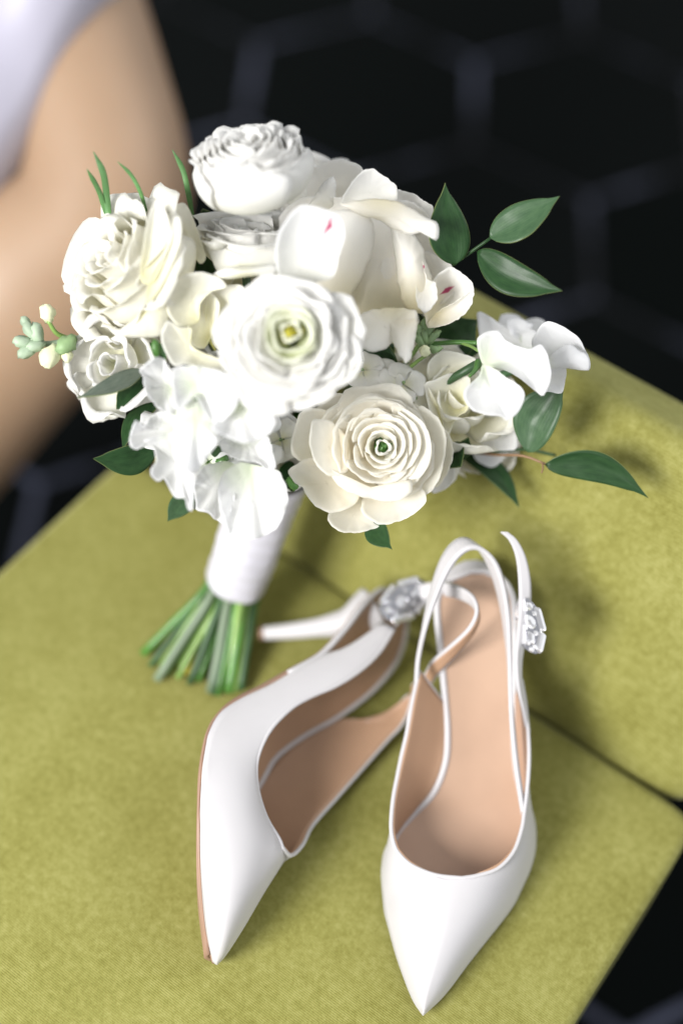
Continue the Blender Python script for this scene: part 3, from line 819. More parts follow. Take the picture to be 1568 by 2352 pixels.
def rose(u, v, D, Ru, face, mat, label=None, seed=0, twist=0.0, kind="rose", rows=((3, .14, .62), (3, .27, .66), (4, .42, .62), (5, .60, .52), (5, .80, .34), (5, 1.0, .12)), lip=.16, ruff=.02, base_z=-.45):
    R = Ru * D / FOC; pos = PD(u, v, D)
    o, Mt = flower_root(kind, pos, face, R, label=label, twist=twist)
    rnd = random.Random(seed)
    for i, (n, rt, top) in enumerate(rows):
        f = i / (len(rows) - 1)
        for k in range(n):
            a = 2 * math.pi * (k + rnd.uniform(-.15, .15)) / n + i * 1.05
            q = rt * rnd.uniform(.92, 1.08); h = top + rnd.uniform(-.05, .05); lp = lip * (.3 + f) * rnd.uniform(.5, 1.4)
            prof = [(.08, base_z), (q * .62 + .08, base_z + .16), (q * .98 + .04, h * .30 - .10), (q * .95, h * .8), (q * .95 + lp * .5, h + .02), (q * .95 + lp, h + .03 - lp * .35 * rnd.choice((0, 0, 1)))]
            petal(o, Mt, prof, math.pi / n * 1.5 * rnd.uniform(.9, 1.1), .5, a, ruffle=ruff * (.5 + f), rk=rnd.uniform(1, 2), spiral=.10, round_=.22, notch=rnd.choice((0, -.05, -.10, .04)), mat=mat, seed=rnd.uniform(0, 50), tipw=.12, ns=15, nt_=13, lean=rnd.uniform(-.08, .08))
    return o, Mt

def open_petal(o, Mt, a, L_, Wd, rise, curl, mat, seed, ruff=.03, rk=2.5, notch=.0, r0=.06, z0=-.2, round_=.35, tipw=.1):
    """a free petal reaching outwards: length L_, half angle Wd"""
    prof = [(r0, z0), (r0 + L_ * .30, z0 + rise * .55), (r0 + L_ * .66, z0 + rise), (r0 + L_ * .9, z0 + rise + curl * .45), (r0 + L_, z0 + rise + curl)]
    return petal(o, Mt, prof, Wd, .42, a, ruffle=ruff, rk=rk, notch=notch, round_=round_, mat=mat, seed=seed, tipw=tipw, ns=15, nt_=12)

def sweet_pea(u, v, D, Ru, face, seed, spin, label=None, wings=True):
    R = Ru * D / FOC; pos = PD(u, v, D)
    o, Mt = flower_root("sweet_pea", pos, face, R, mat=STEM, label=label, twist=spin)
    rnd = random.Random(seed)
    # standard: one broad ruffled fan; wings: two smaller petals folded forward; keel
    for sg in (-1, 1):
        open_petal(o, Mt, math.pi / 2 + sg * .72, 1.12, 1.05, .10 + .05 * sg, rnd.uniform(-.05, .25), PEA, rnd.uniform(0, 50), .085, rnd.uniform(1.4, 2.2), .05, .05, -.10, .22, .0)
    for sg in (-1, 1):
        open_petal(o, Mt, -math.pi / 2 + sg * rnd.uniform(.45, .85), rnd.uniform(.85, 1.05), .95, .42, rnd.uniform(-.15, .25), PEA, rnd.uniform(0, 50), .075, 1.5, .0, .04, .05, .22, .05)
    open_petal(o, Mt, rnd.uniform(-.5, .5) + math.pi / 2, .70, 1.0, .50, rnd.uniform(-.1, .2), PEA, rnd.uniform(0, 50), .07, 1.5, .05, .03, .10, .22, .05)
    return o

def traced(o, outline, D, base, slope, cup, ruf, mat, seed=0, k=52, rings=9, rk=5.0, dome=0.0, jit=1.2, name="petal"):
    """a free-form petal: its rim as drawn, its depth falling by slope from the claw to the far rim, cupped and ruffled"""
    p = np.array(list(outline) + [outline[0]], float)
    q = np.vstack([p[-2], p, p[1]]); out = []
    for i in range(1, len(q) - 2):
        for t in np.linspace(0, 1, 10, endpoint=False):
            a, b, c, d = q[i - 1], q[i], q[i + 1], q[i + 2]
            out.append(.5 * (2 * b + (c - a) * t + (2 * a - 5 * b + 4 * c - d) * t * t + (3 * b - a - 3 * c + d) * t ** 3) * .75 + .25 * (b * (1 - t) + c * t))
    out.append(out[0]); out = np.array(out); s_ = np.r_[0, np.cumsum(np.linalg.norm(np.diff(out, axis=0), axis=1))]
    x = np.linspace(0, s_[-1], k, endpoint=False)
    rim = np.stack([np.interp(x, s_, out[:, 0]), np.interp(x, s_, out[:, 1])], 1)
    cen = rim.mean(0); base = np.array(base, float)
    far = np.linalg.norm(rim - base, axis=1).max()
    V, UV, F = [], [], []
    for i in range(rings + 1):
        t = i / rings
        for j in range(k):
            a = 2 * math.pi * j / k
            uv = cen + (rim[j] - cen) * t
            uv = uv + jit * t * t * np.array([noise.noise(Vector((j * .45, seed, 2))), noise.noise(Vector((j * .45, seed, 9)))])
            db = np.linalg.norm(uv - base) / far
            w = 1 - math.exp(-db * 3)
            # pleats radiate from the claw
            ang = math.atan2(uv[1] - base[1], uv[0] - base[0])
            pl = math.sin(ang * rk + seed) * .6 + noise.noise(Vector((ang * rk * .5, seed, 4))) 
            d = D + slope * db - dome * (1 - t * t) - cup * t ** 2.5 + ruf * pl * db ** 1.6 + ruf * .5 * t ** 3 * noise.noise(Vector((j * .33, seed, 6)))
            V.append(PD(uv[0], uv[1], d)); UV.append(((ang / (2 * math.pi)) % 1.0, min(1, db)))
    for i in range(rings):
        for j in range(k):
            F.append((i * k + j, i * k + (j + 1) % k, (i + 1) * k + (j + 1) % k, (i + 1) * k + j))
    c = link(name, mesh(name, V, F, UV), mat, o); solid(c, .00025); return c

def root_at(kind, u, v, D, Ru, face, mat=None, label=None):
    return flower_root(kind, PD(u, v, D), camdir(*face), Ru * D / FOC, mat=mat, label=label)[0]

def floret(u, v, D, Ru, face, seed, mat=WHITE, n=4):
    R = Ru * D / FOC; pos = PD(u, v, D)
    o, Mt = flower_root("stock_floret", pos, face, R, mat=BUD); rnd = random.Random(seed)
    for k in range(n):
        open_petal(o, Mt, 2 * math.pi * (k + rnd.uniform(-.15, .15)) / n, 1.25 * rnd.uniform(.85, 1.1), .92, .16, rnd.uniform(-.25, .1), mat, rnd.uniform(0, 50), .05, 1.6, .03, .05, -.1, .25, .05)
    sub("flower_heart", ball_mesh("flower_heart", Mt, np.array([0, 0, .08]), .1, .4), BUD, o)
    return o

def peony(u, v, D, Ru, face, label=None):
    R = Ru * D / FOC; pos = PD(u, v, D)
    o, Mt = flower_root("peony", pos, face, R, label=label)
    rnd = random.Random(5)
    for i, (n, q, h) in enumerate(((3, .36, .66), (3, .46, .64), (4, .56, .60))):        # closed ball
        for k in range(n):
            a = 2 * math.pi * (k + rnd.uniform(-.1, .1)) / n + i * .9
            prof = [(.08, -.45), (q * .8, -.30), (q * 1.15, .02), (q * 1.02, h * .62), (q * .62, h * .95), (q * .15, h * 1.02)]
            petal(o, Mt, prof, math.pi / n * 1.5, .45, a, ruffle=.02, rk=2, spiral=.06, round_=.12, notch=.04, mat=BLUSH, seed=rnd.uniform(0, 50), tipw=.35, ns=15, nt_=14)
    return o, Mt

# ---- leaves
def leaf(b, t, width, D0, D1, mat, roll=0.0, bow=0.0, droop=0.0, cup=.25, name="leaf", tip=1.0, wpos=.42, curl=0.0, label=None, parent=None):
    """b, t: where stalk and tip are seen; D0, D1 their depths; width in metres; roll turns the blade about its axis"""
    A, Bq = PD(b[0], b[1], D0), PD(t[0], t[1], D1)
    ax = Bq - A; L_ = np.linalg.norm(ax); ax = ax / L_
    nz = nrm(-cF - ax * (-cF @ ax)); sd = np.cross(ax, nz)
    c, s = math.cos(roll), math.sin(roll); nz, sd = nz * c + sd * s, sd * c - nz * s
    n, mm = 22, 9; V, UV = np.zeros((n, mm, 3)), []
    p1, p2 = .75, .75 * (1 - wpos) / wpos * 1.15
    pk = (p1 / (p1 + p2)) ** p1 * (p2 / (p1 + p2)) ** p2
    for i in range(n):
        x = i / (n - 1)
        wd = width / 2 * (x ** p1 * (1 - x) ** p2) / pk * (1 - .0 * x)
        if x > .8: wd *= 1 - tip * .35 * ((x - .8) / .2) * (1 - (x - .8) / .2) * 2
        wd += .0005 * (1 - x)
        ctr = A + ax * L_ * x + sd * bow * L_ * math.sin(math.pi * x) * 1.0 + nz * (droop * L_ * math.sin(math.pi * x) )
        tw = curl * x; c2, s2 = math.cos(tw), math.sin(tw)
        nz2, sd2 = nz * c2 + sd * s2, sd * c2 - nz * s2
        for j in range(mm):
            y = -1 + 2 * j / (mm - 1)
            V[i, j] = ctr + sd2 * wd * y + nz2 * (cup * wd * (abs(y) ** 1.3) + .02 * wd * noise.noise(Vector((x * 5, y * 2, b[0] * .1))) * 4)
            UV.append((j / (mm - 1), x))
    f = [(i * mm + j, i * mm + j + 1, (i + 1) * mm + j + 1, (i + 1) * mm + j) for i in range(n - 1) for j in range(mm - 1)]
    o = part(name, mesh(name, V.reshape(-1, 3), f, UV), mat, bq)
    solid(o, .0005)
    if label: o['label'] = label
    return o

def stalk(pts, r0, r1, mat, name="stem", k=8):
    p = catmull([PD(*q_) for q_ in pts], 16)
    return part(name, tube(name, p, np.linspace(r0, r1, 16), k), mat, bq)

# upright sprig at the right
leaf((1043, 608), (1022, 420), .0205, .705, .695, LEAF, .25, -.06, .03, wpos=.40)
leaf((1125, 546), (1285, 450), .0185, .70, .69, LEAF_L, -.35, .05, .02, wpos=.42, label="paler leaf uppermost at the right")
leaf((1096, 578), (1291, 668), .0165, .70, .685, LEAF, .15, .10, .03, wpos=.45)
stalk([(960, 680, .735), (1035, 612, .715), (1082, 578, .705), (1126, 547, .70)], .0012, .0008, LEAF)
# right, under the sweet pea
leaf((1210, 1038), (1292, 885), .0225, .725, .71, LEAF_L, -.30, -.10, .02, wpos=.5, label="broad glossy leaf under the right sweet pea")
leaf((1252, 1066), (1488, 1144), .0155, .725, .72, LEAF, .3, -.13, -.02, wpos=.42)
leaf((1058, 1040), (1192, 1167), .0130, .76, .75, LEAF, -.5, -.10, .03, wpos=.45)
leaf((1022, 1030), (1058, 1072), .016, .735, .72, LEAF, .2, .0, .0, wpos=.5)
leaf((1040, 1060), (1075, 1005), .010, .735, .725, LEAF, .5, .0, .0, wpos=.5)
stalk([(1030, 1030, .76), (1130, 1044, .745), (1200, 1047, .73), (1252, 1066, .725)], .0009, .0006, TWIG, "twig")
stalk([(1120, 1040, .75), (1200, 1032, .745), (1275, 1046, .75)], .0009, .0009, STEM_D)
stalk([(1244, 1062, .725), (1246, 1075, .722), (1243, 1086, .72)], .0005, .0004, TWIG, "twig")
# below
leaf((850, 1195), (900, 1262), .0125, .715, .70, LEAF, .3, .03, .0, wpos=.4, tip=1.6)
leaf((440, 1135), (385, 1197), .011, .70, .69, LEAF_L, .2, .0, .0, wpos=.45)
leaf((452, 1100), (447, 1172), .006, .72, .70, LEAF, .2, .0, .0, wpos=.45)
# left
leaf((328, 852), (176, 914), .0098, .69, .68, LEAF_G, .45, -.06, .02, wpos=.4, label="grey-green leaf seen edge-on at the left")
leaf((330, 865), (268, 940), .0110, .70, .695, LEAF, -.2, .0, .0, wpos=.5)
leaf((362, 925), (282, 1034), .0105, .715, .705, LEAF, .5, .12, .02, wpos=.45)
leaf((362, 1030), (214, 1053), .0150, .715, .70, LEAF, -.25, -.10, .02, wpos=.45)
# deep leaves between the flowers
for b, t, w, D_, rl in (((1000, 800), (1095, 735), .022, .745, .2), ((980, 810), (1110, 800), .020, .75, -.3), ((830, 800), (920, 850), .020, .735, .3), ((850, 850), (905, 790), .018, .735, -.2),
                        ((640, 960), (665, 1000), .014, .735, .1), ((470, 640), (475, 560), .012, .76, .2), ((478, 520), (465, 480), .008, .74, .2), ((330, 540), (300, 505), .012, .73, .3),
                        ((660, 1060), (672, 1130), .010, .735, .3), ((505, 1055), (520, 1020), .012, .71, .1), ((560, 1100), (590, 1080), .010, .71, .2), ((900, 900), (860, 870), .02, .745, .2), ((350, 820), (380, 790), .012, .70, .2), ((590, 1050), (615, 1030), .010, .715, .2),
                        ((1010, 1010), (1050, 940), .022, .77, .2), ((700, 980), (640, 930), .02, .76, .2), ((420, 870), (360, 900), .022, .745, .1), ((560, 900), (600, 980), .024, .75, .1), ((950, 690), (1010, 740), .022, .755, .1), ((640, 620), (560, 660), .02, .77, .1), ((760, 440), (700, 480), .024, .77, .1), ((500, 480), (560, 470), .012, .735, .2)):
    leaf(b, t, w, D_, D_ - .012, LEAF, rl, .03, .02, wpos=.48)
# grass-like blades above the left rose
for pts, r in (([(252, 528, .70), (247, 470, .695), (238, 400, .685), (215, 348, .68)], .0021), ([(246, 500, .70), (228, 440, .69), (200, 388, .68)], .0016), ([(338, 490, .70), (322, 440, .69), (300, 400, .685), (270, 371, .68)], .0012), ([(443, 500, .71), (432, 440, .70), (420, 390, .695), (396, 344, .69)], .0017)):
    p = catmull([PD(*q_) for q_ in pts], 20); w = np.interp(np.linspace(0, 1, 20), [0, .3, .8, 1], [.6, 1, .9, .08]) * r * .8
    T_ = np.gradient(p, axis=0); sd = np.cross(T_, -cF); sd /= np.linalg.norm(sd, axis=1)[:, None]
    G = np.stack([p - sd * w[:, None], p + cF * w[:, None] * .3, p + sd * w[:, None]], 1)
    solid(part("grass_blade", grid("grass_blade", G), GRASS, bq), .0004)

# ---- flowers (back to front)
ranunculus(577, 384, .675, 130, camdir(-.10, .70, .62), WHITE, label="white ranunculus at the top, seen from the side", rows=8, frill=.012, dome=.50, seed=3, side=True)
rose(322, 632, .70, 172, camdir(-.62, .30, .70), IVORY, label="ivory rose at the left with its petals fanned out", seed=8, twist=.5, lip=.20, rows=((3, .12, .62), (3, .24, .68), (4, .38, .70), (5, .55, .66), (5, .74, .52), (6, .95, .28)))
rose(566, 562, .705, 122, camdir(.04, .90, .42), WHITE, label="white cup-shaped rose behind the open ranunculus", seed=21, twist=.2, lip=.22, rows=((3, .2, .30), (3, .4, .36), (4, .62, .40), (4, .84, .40), (4, .92, .30)))
pn, pM = peony(885, 620, .725, 150, camdir(-.30, .72, .60), label="large blush-white peony with magenta flecks")
pM = np.eye(4); pz = camdir(.06, .10, 1); px = nrm(np.cross(cU, pz)); py = np.cross(pz, px); pR = 195 * .715 / FOC
pM[:3, 0], pM[:3, 1], pM[:3, 2], pM[:3, 3] = px * pR, py * pR, pz * pR, PD(850, 598, .722)
def from_dir(Mt, r, u):
    d = camdir(r, u, 0); x, y = Mt[:3, 0] / np.linalg.norm(Mt[:3, 0]), Mt[:3, 1] / np.linalg.norm(Mt[:3, 1]); return math.atan2(d @ y, d @ x)
for ol, D_, bs, sl_, cp, rf, mt, rk_ in (
    ([(640, 470), (672, 421), (703, 377), (727, 384), (748, 370), (799, 369), (833, 387), (850, 440), (823, 480), (720, 500)], .742, (800, 560), -.020, .004, .0022, BLUSH, 6),
    ([(905, 440), (942, 442), (972, 459), (994, 477), (985, 520), (940, 540), (900, 500)], .728, (870, 580), -.012, .003, .0018, BLUSH, 7),
    ([(662, 470), (670, 425), (683, 384), (705, 383), (704, 425), (702, 470)], .722, (690, 560), -.020, -.004, .001, WHITE, 5),
    ([(710, 475), (735, 430), (757, 408), (770, 412), (768, 470), (740, 485)], .722, (760, 560), -.020, -.004, .001, WHITE, 5),
    ([(781, 466), (808, 418), (835, 391), (856, 388), (879, 403), (903, 420), (911, 430), (909, 462), (860, 480), (800, 478)], .716, (850, 570), -.018, .004, .0022, WHITE, 7),
    ([(895, 470), (940, 462), (985, 495), (1008, 540), (1012, 590), (975, 610), (920, 560)], .722, (900, 620), -.008, .003, .002, BLUSH, 6),
    ([(640, 500), (690, 455), (760, 450), (830, 468), (830, 520), (740, 540), (660, 560)], .722, (760, 600), -.008, .004, .002, BLUSH, 5),
    ([(972, 579), (991, 580), (1020, 598), (1040, 616), (1050, 660), (1010, 700), (975, 660)], .716, (930, 690), -.006, .002, .001, BLUSH, 6),
    ([(1008, 628), (1037, 614), (1064, 630), (1084, 650), (1088, 670), (1079, 698), (1064, 723), (1032, 742), (1003, 751), (981, 752), (975, 710), (985, 660)], .712, (975, 700), -.002, .010, .0012, FLECK, 4),
    ([(981, 752), (986, 735), (1008, 713), (1040, 696), (1064, 679), (1086, 668), (1082, 700), (1064, 723), (1032, 743), (1003, 752)], .706, (990, 720), -.008, .003, .001, BLUSH, 5),
    ([(818, 736), (845, 713), (898, 707), (950, 712), (958, 726), (945, 770), (902, 786), (884, 801), (859, 808), (835, 803), (824, 784)], .690, (900, 690), -.012, -.003, .0016, BLUSH, 5),
    ([(895, 740), (950, 722), (957, 740), (952, 784), (935, 834), (908, 801), (898, 775)], .688, (930, 690), -.012, -.003, .0012, BLUSH, 5),
    ([(776, 500), (800, 480), (850, 488), (905, 508), (950, 545), (968, 566), (976, 601), (993, 640), (994, 668), (985, 695), (945, 715), (880, 728), (820, 728), (795, 690), (780, 600)], .708, (880, 740), -.012, -.010, .0020, BLUSH, 5),
    ([(895, 500), (940, 530), (968, 566), (976, 601), (994, 650), (990, 690), (972, 718), (935, 712), (915, 660), (905, 580)], .694, (950, 730), -.010, -.008, .0022, BLUSH, 6),
    ([(700, 560), (740, 500), (790, 480), (850, 500), (860, 560), (830, 640), (790, 700), (740, 700)], .700, (800, 720), -.012, -.004, .0022, BLUSH, 6),
    ([(783, 467), (850, 458), (913, 463), (959, 488), (981, 501), (1005, 514), (1008, 540), (1000, 553), (979, 531), (947, 538), (918, 533), (874, 507), (825, 492)], .690, (880, 430), -.012, -.004, .0014, BLUSH, 6),
    ([(970, 600), (980, 640), (1000, 650), (1003, 690), (975, 720), (955, 690), (958, 630)], .692, (930, 640), .004, .002, .001, FLECK, 6)):
    traced(pn, ol, D_, bs, sl_, cp, rf, mt, ol[0][0] * .1, rk=rk_, k=64, jit=3.5)
# its pale front petal with the pink streak
for ol, D_, bs, sl_, cp, rf, mt, rk_ in (
    ([(632, 592), (638, 537), (666, 493), (693, 471), (738, 479), (779, 496), (793, 537), (779, 585), (760, 640), (650, 650)], .672, (700, 680), -.016, .006, .002, FLECK2, 5),):
    traced(pn, ol, D_, bs, sl_, cp, rf, mt, ol[0][0] * .1 + 2, rk=rk_)
lr = [o_ for o_ in bpy.data.objects if o_.get('label', '').startswith('ivory rose at the left')][0]
for ol, D_, bs, sl_, cp, rf in (
    ([(404, 475), (422, 466), (441, 494), (469, 576), (473, 592), (461, 607), (437, 575), (415, 525)], .686, (400, 640), .0, .003, .001),
    ([(391, 560), (398, 502), (410, 495), (416, 510), (413, 560), (371, 658), (335, 700), (345, 640)], .668, (330, 720), -.010, .002, .001),
    ([(340, 500), (361, 455), (379, 480), (390, 520), (384, 580), (350, 650), (322, 640), (330, 560)], .668, (320, 680), -.006, .004, .001),
    ([(270, 765), (330, 715), (377, 680), (392, 700), (385, 742), (367, 772), (310, 775)], .668, (330, 690), .004, -.004, .001)):
    traced(lr, ol, D_, bs, sl_, cp, rf, IVORY, ol[0][0] * .1, rk=4)
ml = root_at("lisianthus", 480, 750, .715, 80, (-.1, .1, 1), label="ivory lisianthus left of the open ranunculus")
for ol, D_, bs, sl_, cp, rf in (
    ([(480, 666), (520, 655), (560, 660), (570, 740), (540, 800), (500, 803), (484, 775), (470, 720)], .695, (500, 760), -.012, .003, .0016),
    ([(391, 654), (414, 634), (465, 625), (508, 641), (520, 660), (488, 668), (460, 697), (455, 740), (412, 750), (386, 722), (382, 681)], .686, (480, 750), -.012, .005, .0018),
    ([(385, 736), (412, 752), (440, 752), (436, 790), (470, 812), (515, 828), (520, 850), (482, 855), (430, 835), (398, 838), (376, 800), (370, 768)], .680, (480, 770), -.010, .004, .0018),
    ([(430, 730), (455, 690), (480, 668), (505, 700), (490, 760), (470, 800), (440, 790)], .690, (490, 780), -.004, .004, .0014)):
    traced(ml, ol, D_, bs, sl_, cp, rf, IVORY, ol[0][0] * .1, rk=5)
sr = [o_ for o_ in bpy.data.objects if o_.get('label', '').startswith('white cup-shaped')][0]
for ol, D_, bs, sl_, cp, rf in (
    ([(472, 552), (500, 562), (560, 566), (620, 558), (650, 560), (645, 600), (625, 628), (560, 632), (505, 628), (488, 600)], .684, (560, 650), .004, .003, .0008),
    ([(462, 552), (480, 556), (502, 543), (520, 560), (500, 575), (478, 566)], .682, (520, 600), .0, .002, .001),
    ([(491, 628), (520, 614), (580, 612), (632, 608), (632, 628), (580, 634), (530, 640), (497, 638)], .676, (560, 650), .0, .002, .0008)):
    traced(sr, ol, D_, bs, sl_, cp, rf, WHITE, ol[0][0] * .1, rk=3, dome=.006)
rl = root_at("lisianthus", 1040, 925, .75, 60, (.2, .2, 1))
for ol, D_, bs, sl_, cp, rf in (
    ([(985, 830), (1015, 806), (1060, 812), (1096, 828), (1064, 850), (1030, 858), (1000, 880), (980, 868)], .735, (1040, 900), -.010, .004, .0018),
    ([(975, 884), (1000, 872), (1030, 858), (1060, 862), (1078, 868), (1080, 910), (1072, 944), (1046, 962), (1020, 1015), (990, 960)], .728, (1050, 930), -.008, .005, .002),
    ([(945, 905), (975, 880), (1004, 930), (1022, 1015), (1000, 1012), (970, 960)], .724, (1010, 960), -.004, .003, .0014)):
    traced(rl, ol, D_, bs, sl_, cp, rf, IVORY, ol[0][0] * .1, rk=5)
rose(268, 838, .70, 108, camdir(-.30, -.05, .95), WHITE, label="ruffled white lisianthus under the left rose", seed=33, kind="lisianthus", lip=.14, ruff=.06, rows=((3, .2, .40), (4, .5, .42), (5, .95, .2)))
rose(235, 880, .72, 76, camdir(-.4, -.3, .85), WHITE, seed=35, kind="lisianthus", lip=.14, ruff=.06, rows=((3, .3, .40), (5, .9, .25)))
rose(1045, 925, .735, 130, camdir(.2, .35, .9), IVORY, label="cream lisianthus half hidden behind the right sweet pea", seed=41, kind="lisianthus", lip=.12, ruff=.05, rows=((3, .25, .40), (4, .55, .42), (5, .98, .22)))
rose(1105, 985, .755, 108, camdir(.3, -.2, .9), BLUSH, seed=43, kind="lisianthus", lip=.1, ruff=.04, rows=((3, .35, .35), (5, .95, .2)))
# sweet peas
for k, (u, v, D_, Ru, fc, spn) in enumerate(((420, 960, .715, 84, (-.25, .1, .95), .5), (480, 1060, .715, 88, (-.15, -.25, .95), 2.6), (580, 1000, .715, 84, (.1, .0, 1), -.4), (1200, 800, .745, 70, (.1, .4, .9), .4))):
    sweet_pea(u, v, D_, Ru * 1.1, camdir(*fc), 60 + k, spn)
pe = root_at("sweet_pea", 1108, 838, .705, 40, (.6, -.1, .8), label="white sweet pea at the right, facing forward")
for ol, D_, bs, sl_, cp, rf, rk_ in (
    ([(1109, 836), (1100, 862), (1068, 893), (1065, 915), (1083, 941), (1118, 953), (1150, 956), (1164, 966), (1191, 944), (1204, 909), (1194, 888), (1159, 865), (1140, 850)], .690, (1112, 836), -.010, .004, .0016, 6),
    ([(1110, 838), (1098, 809), (1096, 777), (1118, 762), (1144, 760), (1160, 782), (1212, 802), (1241, 791), (1256, 812), (1265, 856), (1260, 885), (1246, 910), (1229, 898), (1183, 862), (1150, 848)], .697, (1112, 836), -.010, .003, .0022, 6)):
    traced(pe, ol, D_, bs, sl_, cp, rf, PEA, ol[1][0] * .1, rk=rk_, k=72)
pe = root_at("sweet_pea", 1200, 845, .725, 40, (.8, .1, .6), label="white sweet pea behind, reaching furthest right")
for ol, D_, bs, sl_, cp, rf, rk_ in (
    ([(1095, 718), (1124, 727), (1150, 745), (1183, 761), (1226, 759), (1250, 800), (1180, 840), (1110, 800)], .748, (1180, 860), -.012, .003, .0022, 5),
    ([(1220, 790), (1230, 765), (1244, 744), (1262, 738), (1297, 753), (1329, 777), (1344, 806), (1351, 818), (1345, 840), (1300, 846), (1240, 846)], .722, (1210, 850), -.012, .004, .0020, 5),
    ([(1250, 830), (1279, 803), (1306, 790), (1329, 804), (1351, 818), (1352, 850), (1300, 846), (1255, 845)], .708, (1215, 850), -.008, -.003, .0016, 5),
    ([(1230, 845), (1264, 844), (1299, 845), (1295, 885), (1288, 903), (1256, 899), (1225, 890)], .714, (1215, 840), -.004, .002, .001, 5)):
    traced(pe, ol, D_, bs, sl_, cp, rf, PEA, ol[1][0] * .1, rk=rk_)
pe = root_at("sweet_pea", 1100, 990, .765, 40, (.5, -.4, .8), label="shaded white sweet pea low at the right, behind the dark leaf tip")
for ol, D_, bs, sl_, cp, rf, rk_ in (
    ([(1050, 940), (1077, 944), (1140, 940), (1192, 947), (1188, 990), (1184, 1032), (1130, 1034), (1071, 1035), (1040, 1000)], .748, (1080, 960), -.006, .002, .0022, 6),
    ([(1085, 1036), (1120, 1030), (1164, 1040), (1143, 1067), (1124, 1073), (1095, 1059)], .758, (1080, 1010), -.002, .002, .001, 5),
    ([(1000, 1060), (1030, 1040), (1043, 1075), (1040, 1105), (1020, 1125), (990, 1130)], .735, (980, 1060), .0, .002, .001, 5)):
    traced(pe, ol, D_, bs, sl_, cp, rf, PEA, ol[1][0] * .1, rk=rk_)
for rt, petals in (
    ((400, 900, .705, "upper sweet pea of the lower left cluster"), (
        ([(321, 848), (345, 827), (376, 823), (396, 860), (425, 900), (403, 943), (383, 950), (362, 937), (335, 902), (328, 865)], .678, (410, 890), -.010, .004, .0022, 6),
        ([(396, 850), (450, 840), (526, 862), (548, 919), (520, 960), (489, 971), (460, 930), (444, 909), (407, 943)], .662, (450, 880), -.006, .004, .0024, 5))),
    ((430, 990, .705, "sweet pea at the left rim of the lower left cluster"), (
        ([(297, 1012), (311, 964), (328, 981), (356, 950), (400, 948), (430, 1000), (410, 1034), (349, 1022), (309, 1033)], .680, (430, 985), -.010, .003, .0024, 7),
        ([(331, 1012), (352, 1025), (359, 1056), (345, 1083), (362, 1107), (378, 1099), (400, 1141), (427, 1145), (431, 1169), (443, 1169), (448, 1090), (480, 1045), (470, 980), (400, 990)], .676, (440, 980), -.012, .004, .0026, 7),
        ([(408, 943), (440, 915), (462, 930), (496, 967), (503, 1012), (470, 1060), (448, 1088), (410, 1073), (397, 1022)], .660, (450, 960), -.006, -.003, .0024, 5))),
    ((560, 960, .70, "sweet pea right below the open ranunculus"), (
        ([(486, 984), (510, 945), (540, 923), (585, 925), (632, 960), (631, 975), (615, 998), (564, 1018), (520, 1003)], .662, (550, 930), -.008, .004, .0022, 6),
        ([(500, 1018), (540, 1000), (595, 1004), (612, 1000), (622, 1018), (626, 1039), (633, 1073), (615, 1080), (590, 1062), (560, 1058), (530, 1050)], .684, (560, 990), -.006, .005, .0024, 8))),
    ((545, 1065, .715, "large ruffled sweet pea hanging over the ribbon"), (
        ([(445, 1107), (470, 1070), (520, 1060), (545, 1075), (540, 1140), (520, 1200), (499, 1196), (475, 1176), (453, 1172), (448, 1140)], .694, (530, 1065), -.010, .004, .0026, 8),
        ([(510, 1090), (550, 1062), (601, 1072), (640, 1082), (658, 1120), (660, 1159), (636, 1213), (598, 1234), (560, 1241), (530, 1237), (512, 1190), (500, 1140)], .690, (575, 1075), -.012, .003, .0022, 10)))):
    pe = root_at("sweet_pea", rt[0], rt[1], rt[2], 34, (.0, .0, 1), label=rt[3])
    for ol, D_, bs, sl_, cp, rf, rk_ in petals:
        traced(pe, ol, D_, bs, sl_, cp, rf * 1.5, PEA, ol[1][0] * .1, rk=rk_ * 1.2, k=72, rings=12, jit=3)
# blooms deep inside, seen only in the gaps
for k, (u, v, D_, Ru, mt) in enumerate(((790, 690, .735, 95, BLUSH), (930, 745, .745, 80, IVORY), (730, 450, .745, 90, WHITE), (600, 660, .735, 95, IVORY), (420, 850, .735, 85, WHITE), (690, 960, .745, 90, WHITE), (540, 900, .735, 95, WHITE), (390, 700, .745, 95, IVORY), (610, 1060, .745, 85, WHITE), (1000, 860, .765, 80, IVORY), (470, 1040, .745, 90, WHITE))):
    rose(u, v, D_, Ru, camdir((u - 700) / 900, (800 - v) / 900, 1), mt, seed=90 + k, lip=.14, ruff=.05, rows=((3, .3, .40), (4, .62, .38), (5, 1.0, .2)))
# stock florets and buds
for k, (u, v, D_, Ru, fc) in enumerate(((872, 872, .715, 44, (0, .3, .9)), (925, 880, .715, 46, (.3, .3, .9)), (952, 915, .72, 44, (.4, .0, .9)), (832, 850, .715, 40, (-.1, .4, .9)), (1010, 1085, .735, 40, (.4, -.4, .8)), (645, 1010, .715, 42, (-.2, 0, 1)), (330, 800, .71, 36, (-.2, .3, .9)))):
    floret(u, v, D_, Ru, camdir(*fc), 80 + k)
stalk([(905, 868, .735), (945, 815, .72), (985, 762, .71)], .0016, .0010, STEM_P)
stalk([(915, 866, .73), (958, 830, .715), (985, 812, .71)], .0013, .0009, STEM_P)
stalk([(985, 790, .72), (1050, 786, .715), (1097, 788, .71)], .0013, .0012, STEM)
stalk([(1060, 788, .714), (1082, 796, .71), (1098, 806, .706)], .0008, .0008, STEM_P)
stalk([(1098, 830, .70), (1092, 848, .695), (1078, 864, .69)], .0018, .0008, STEM)
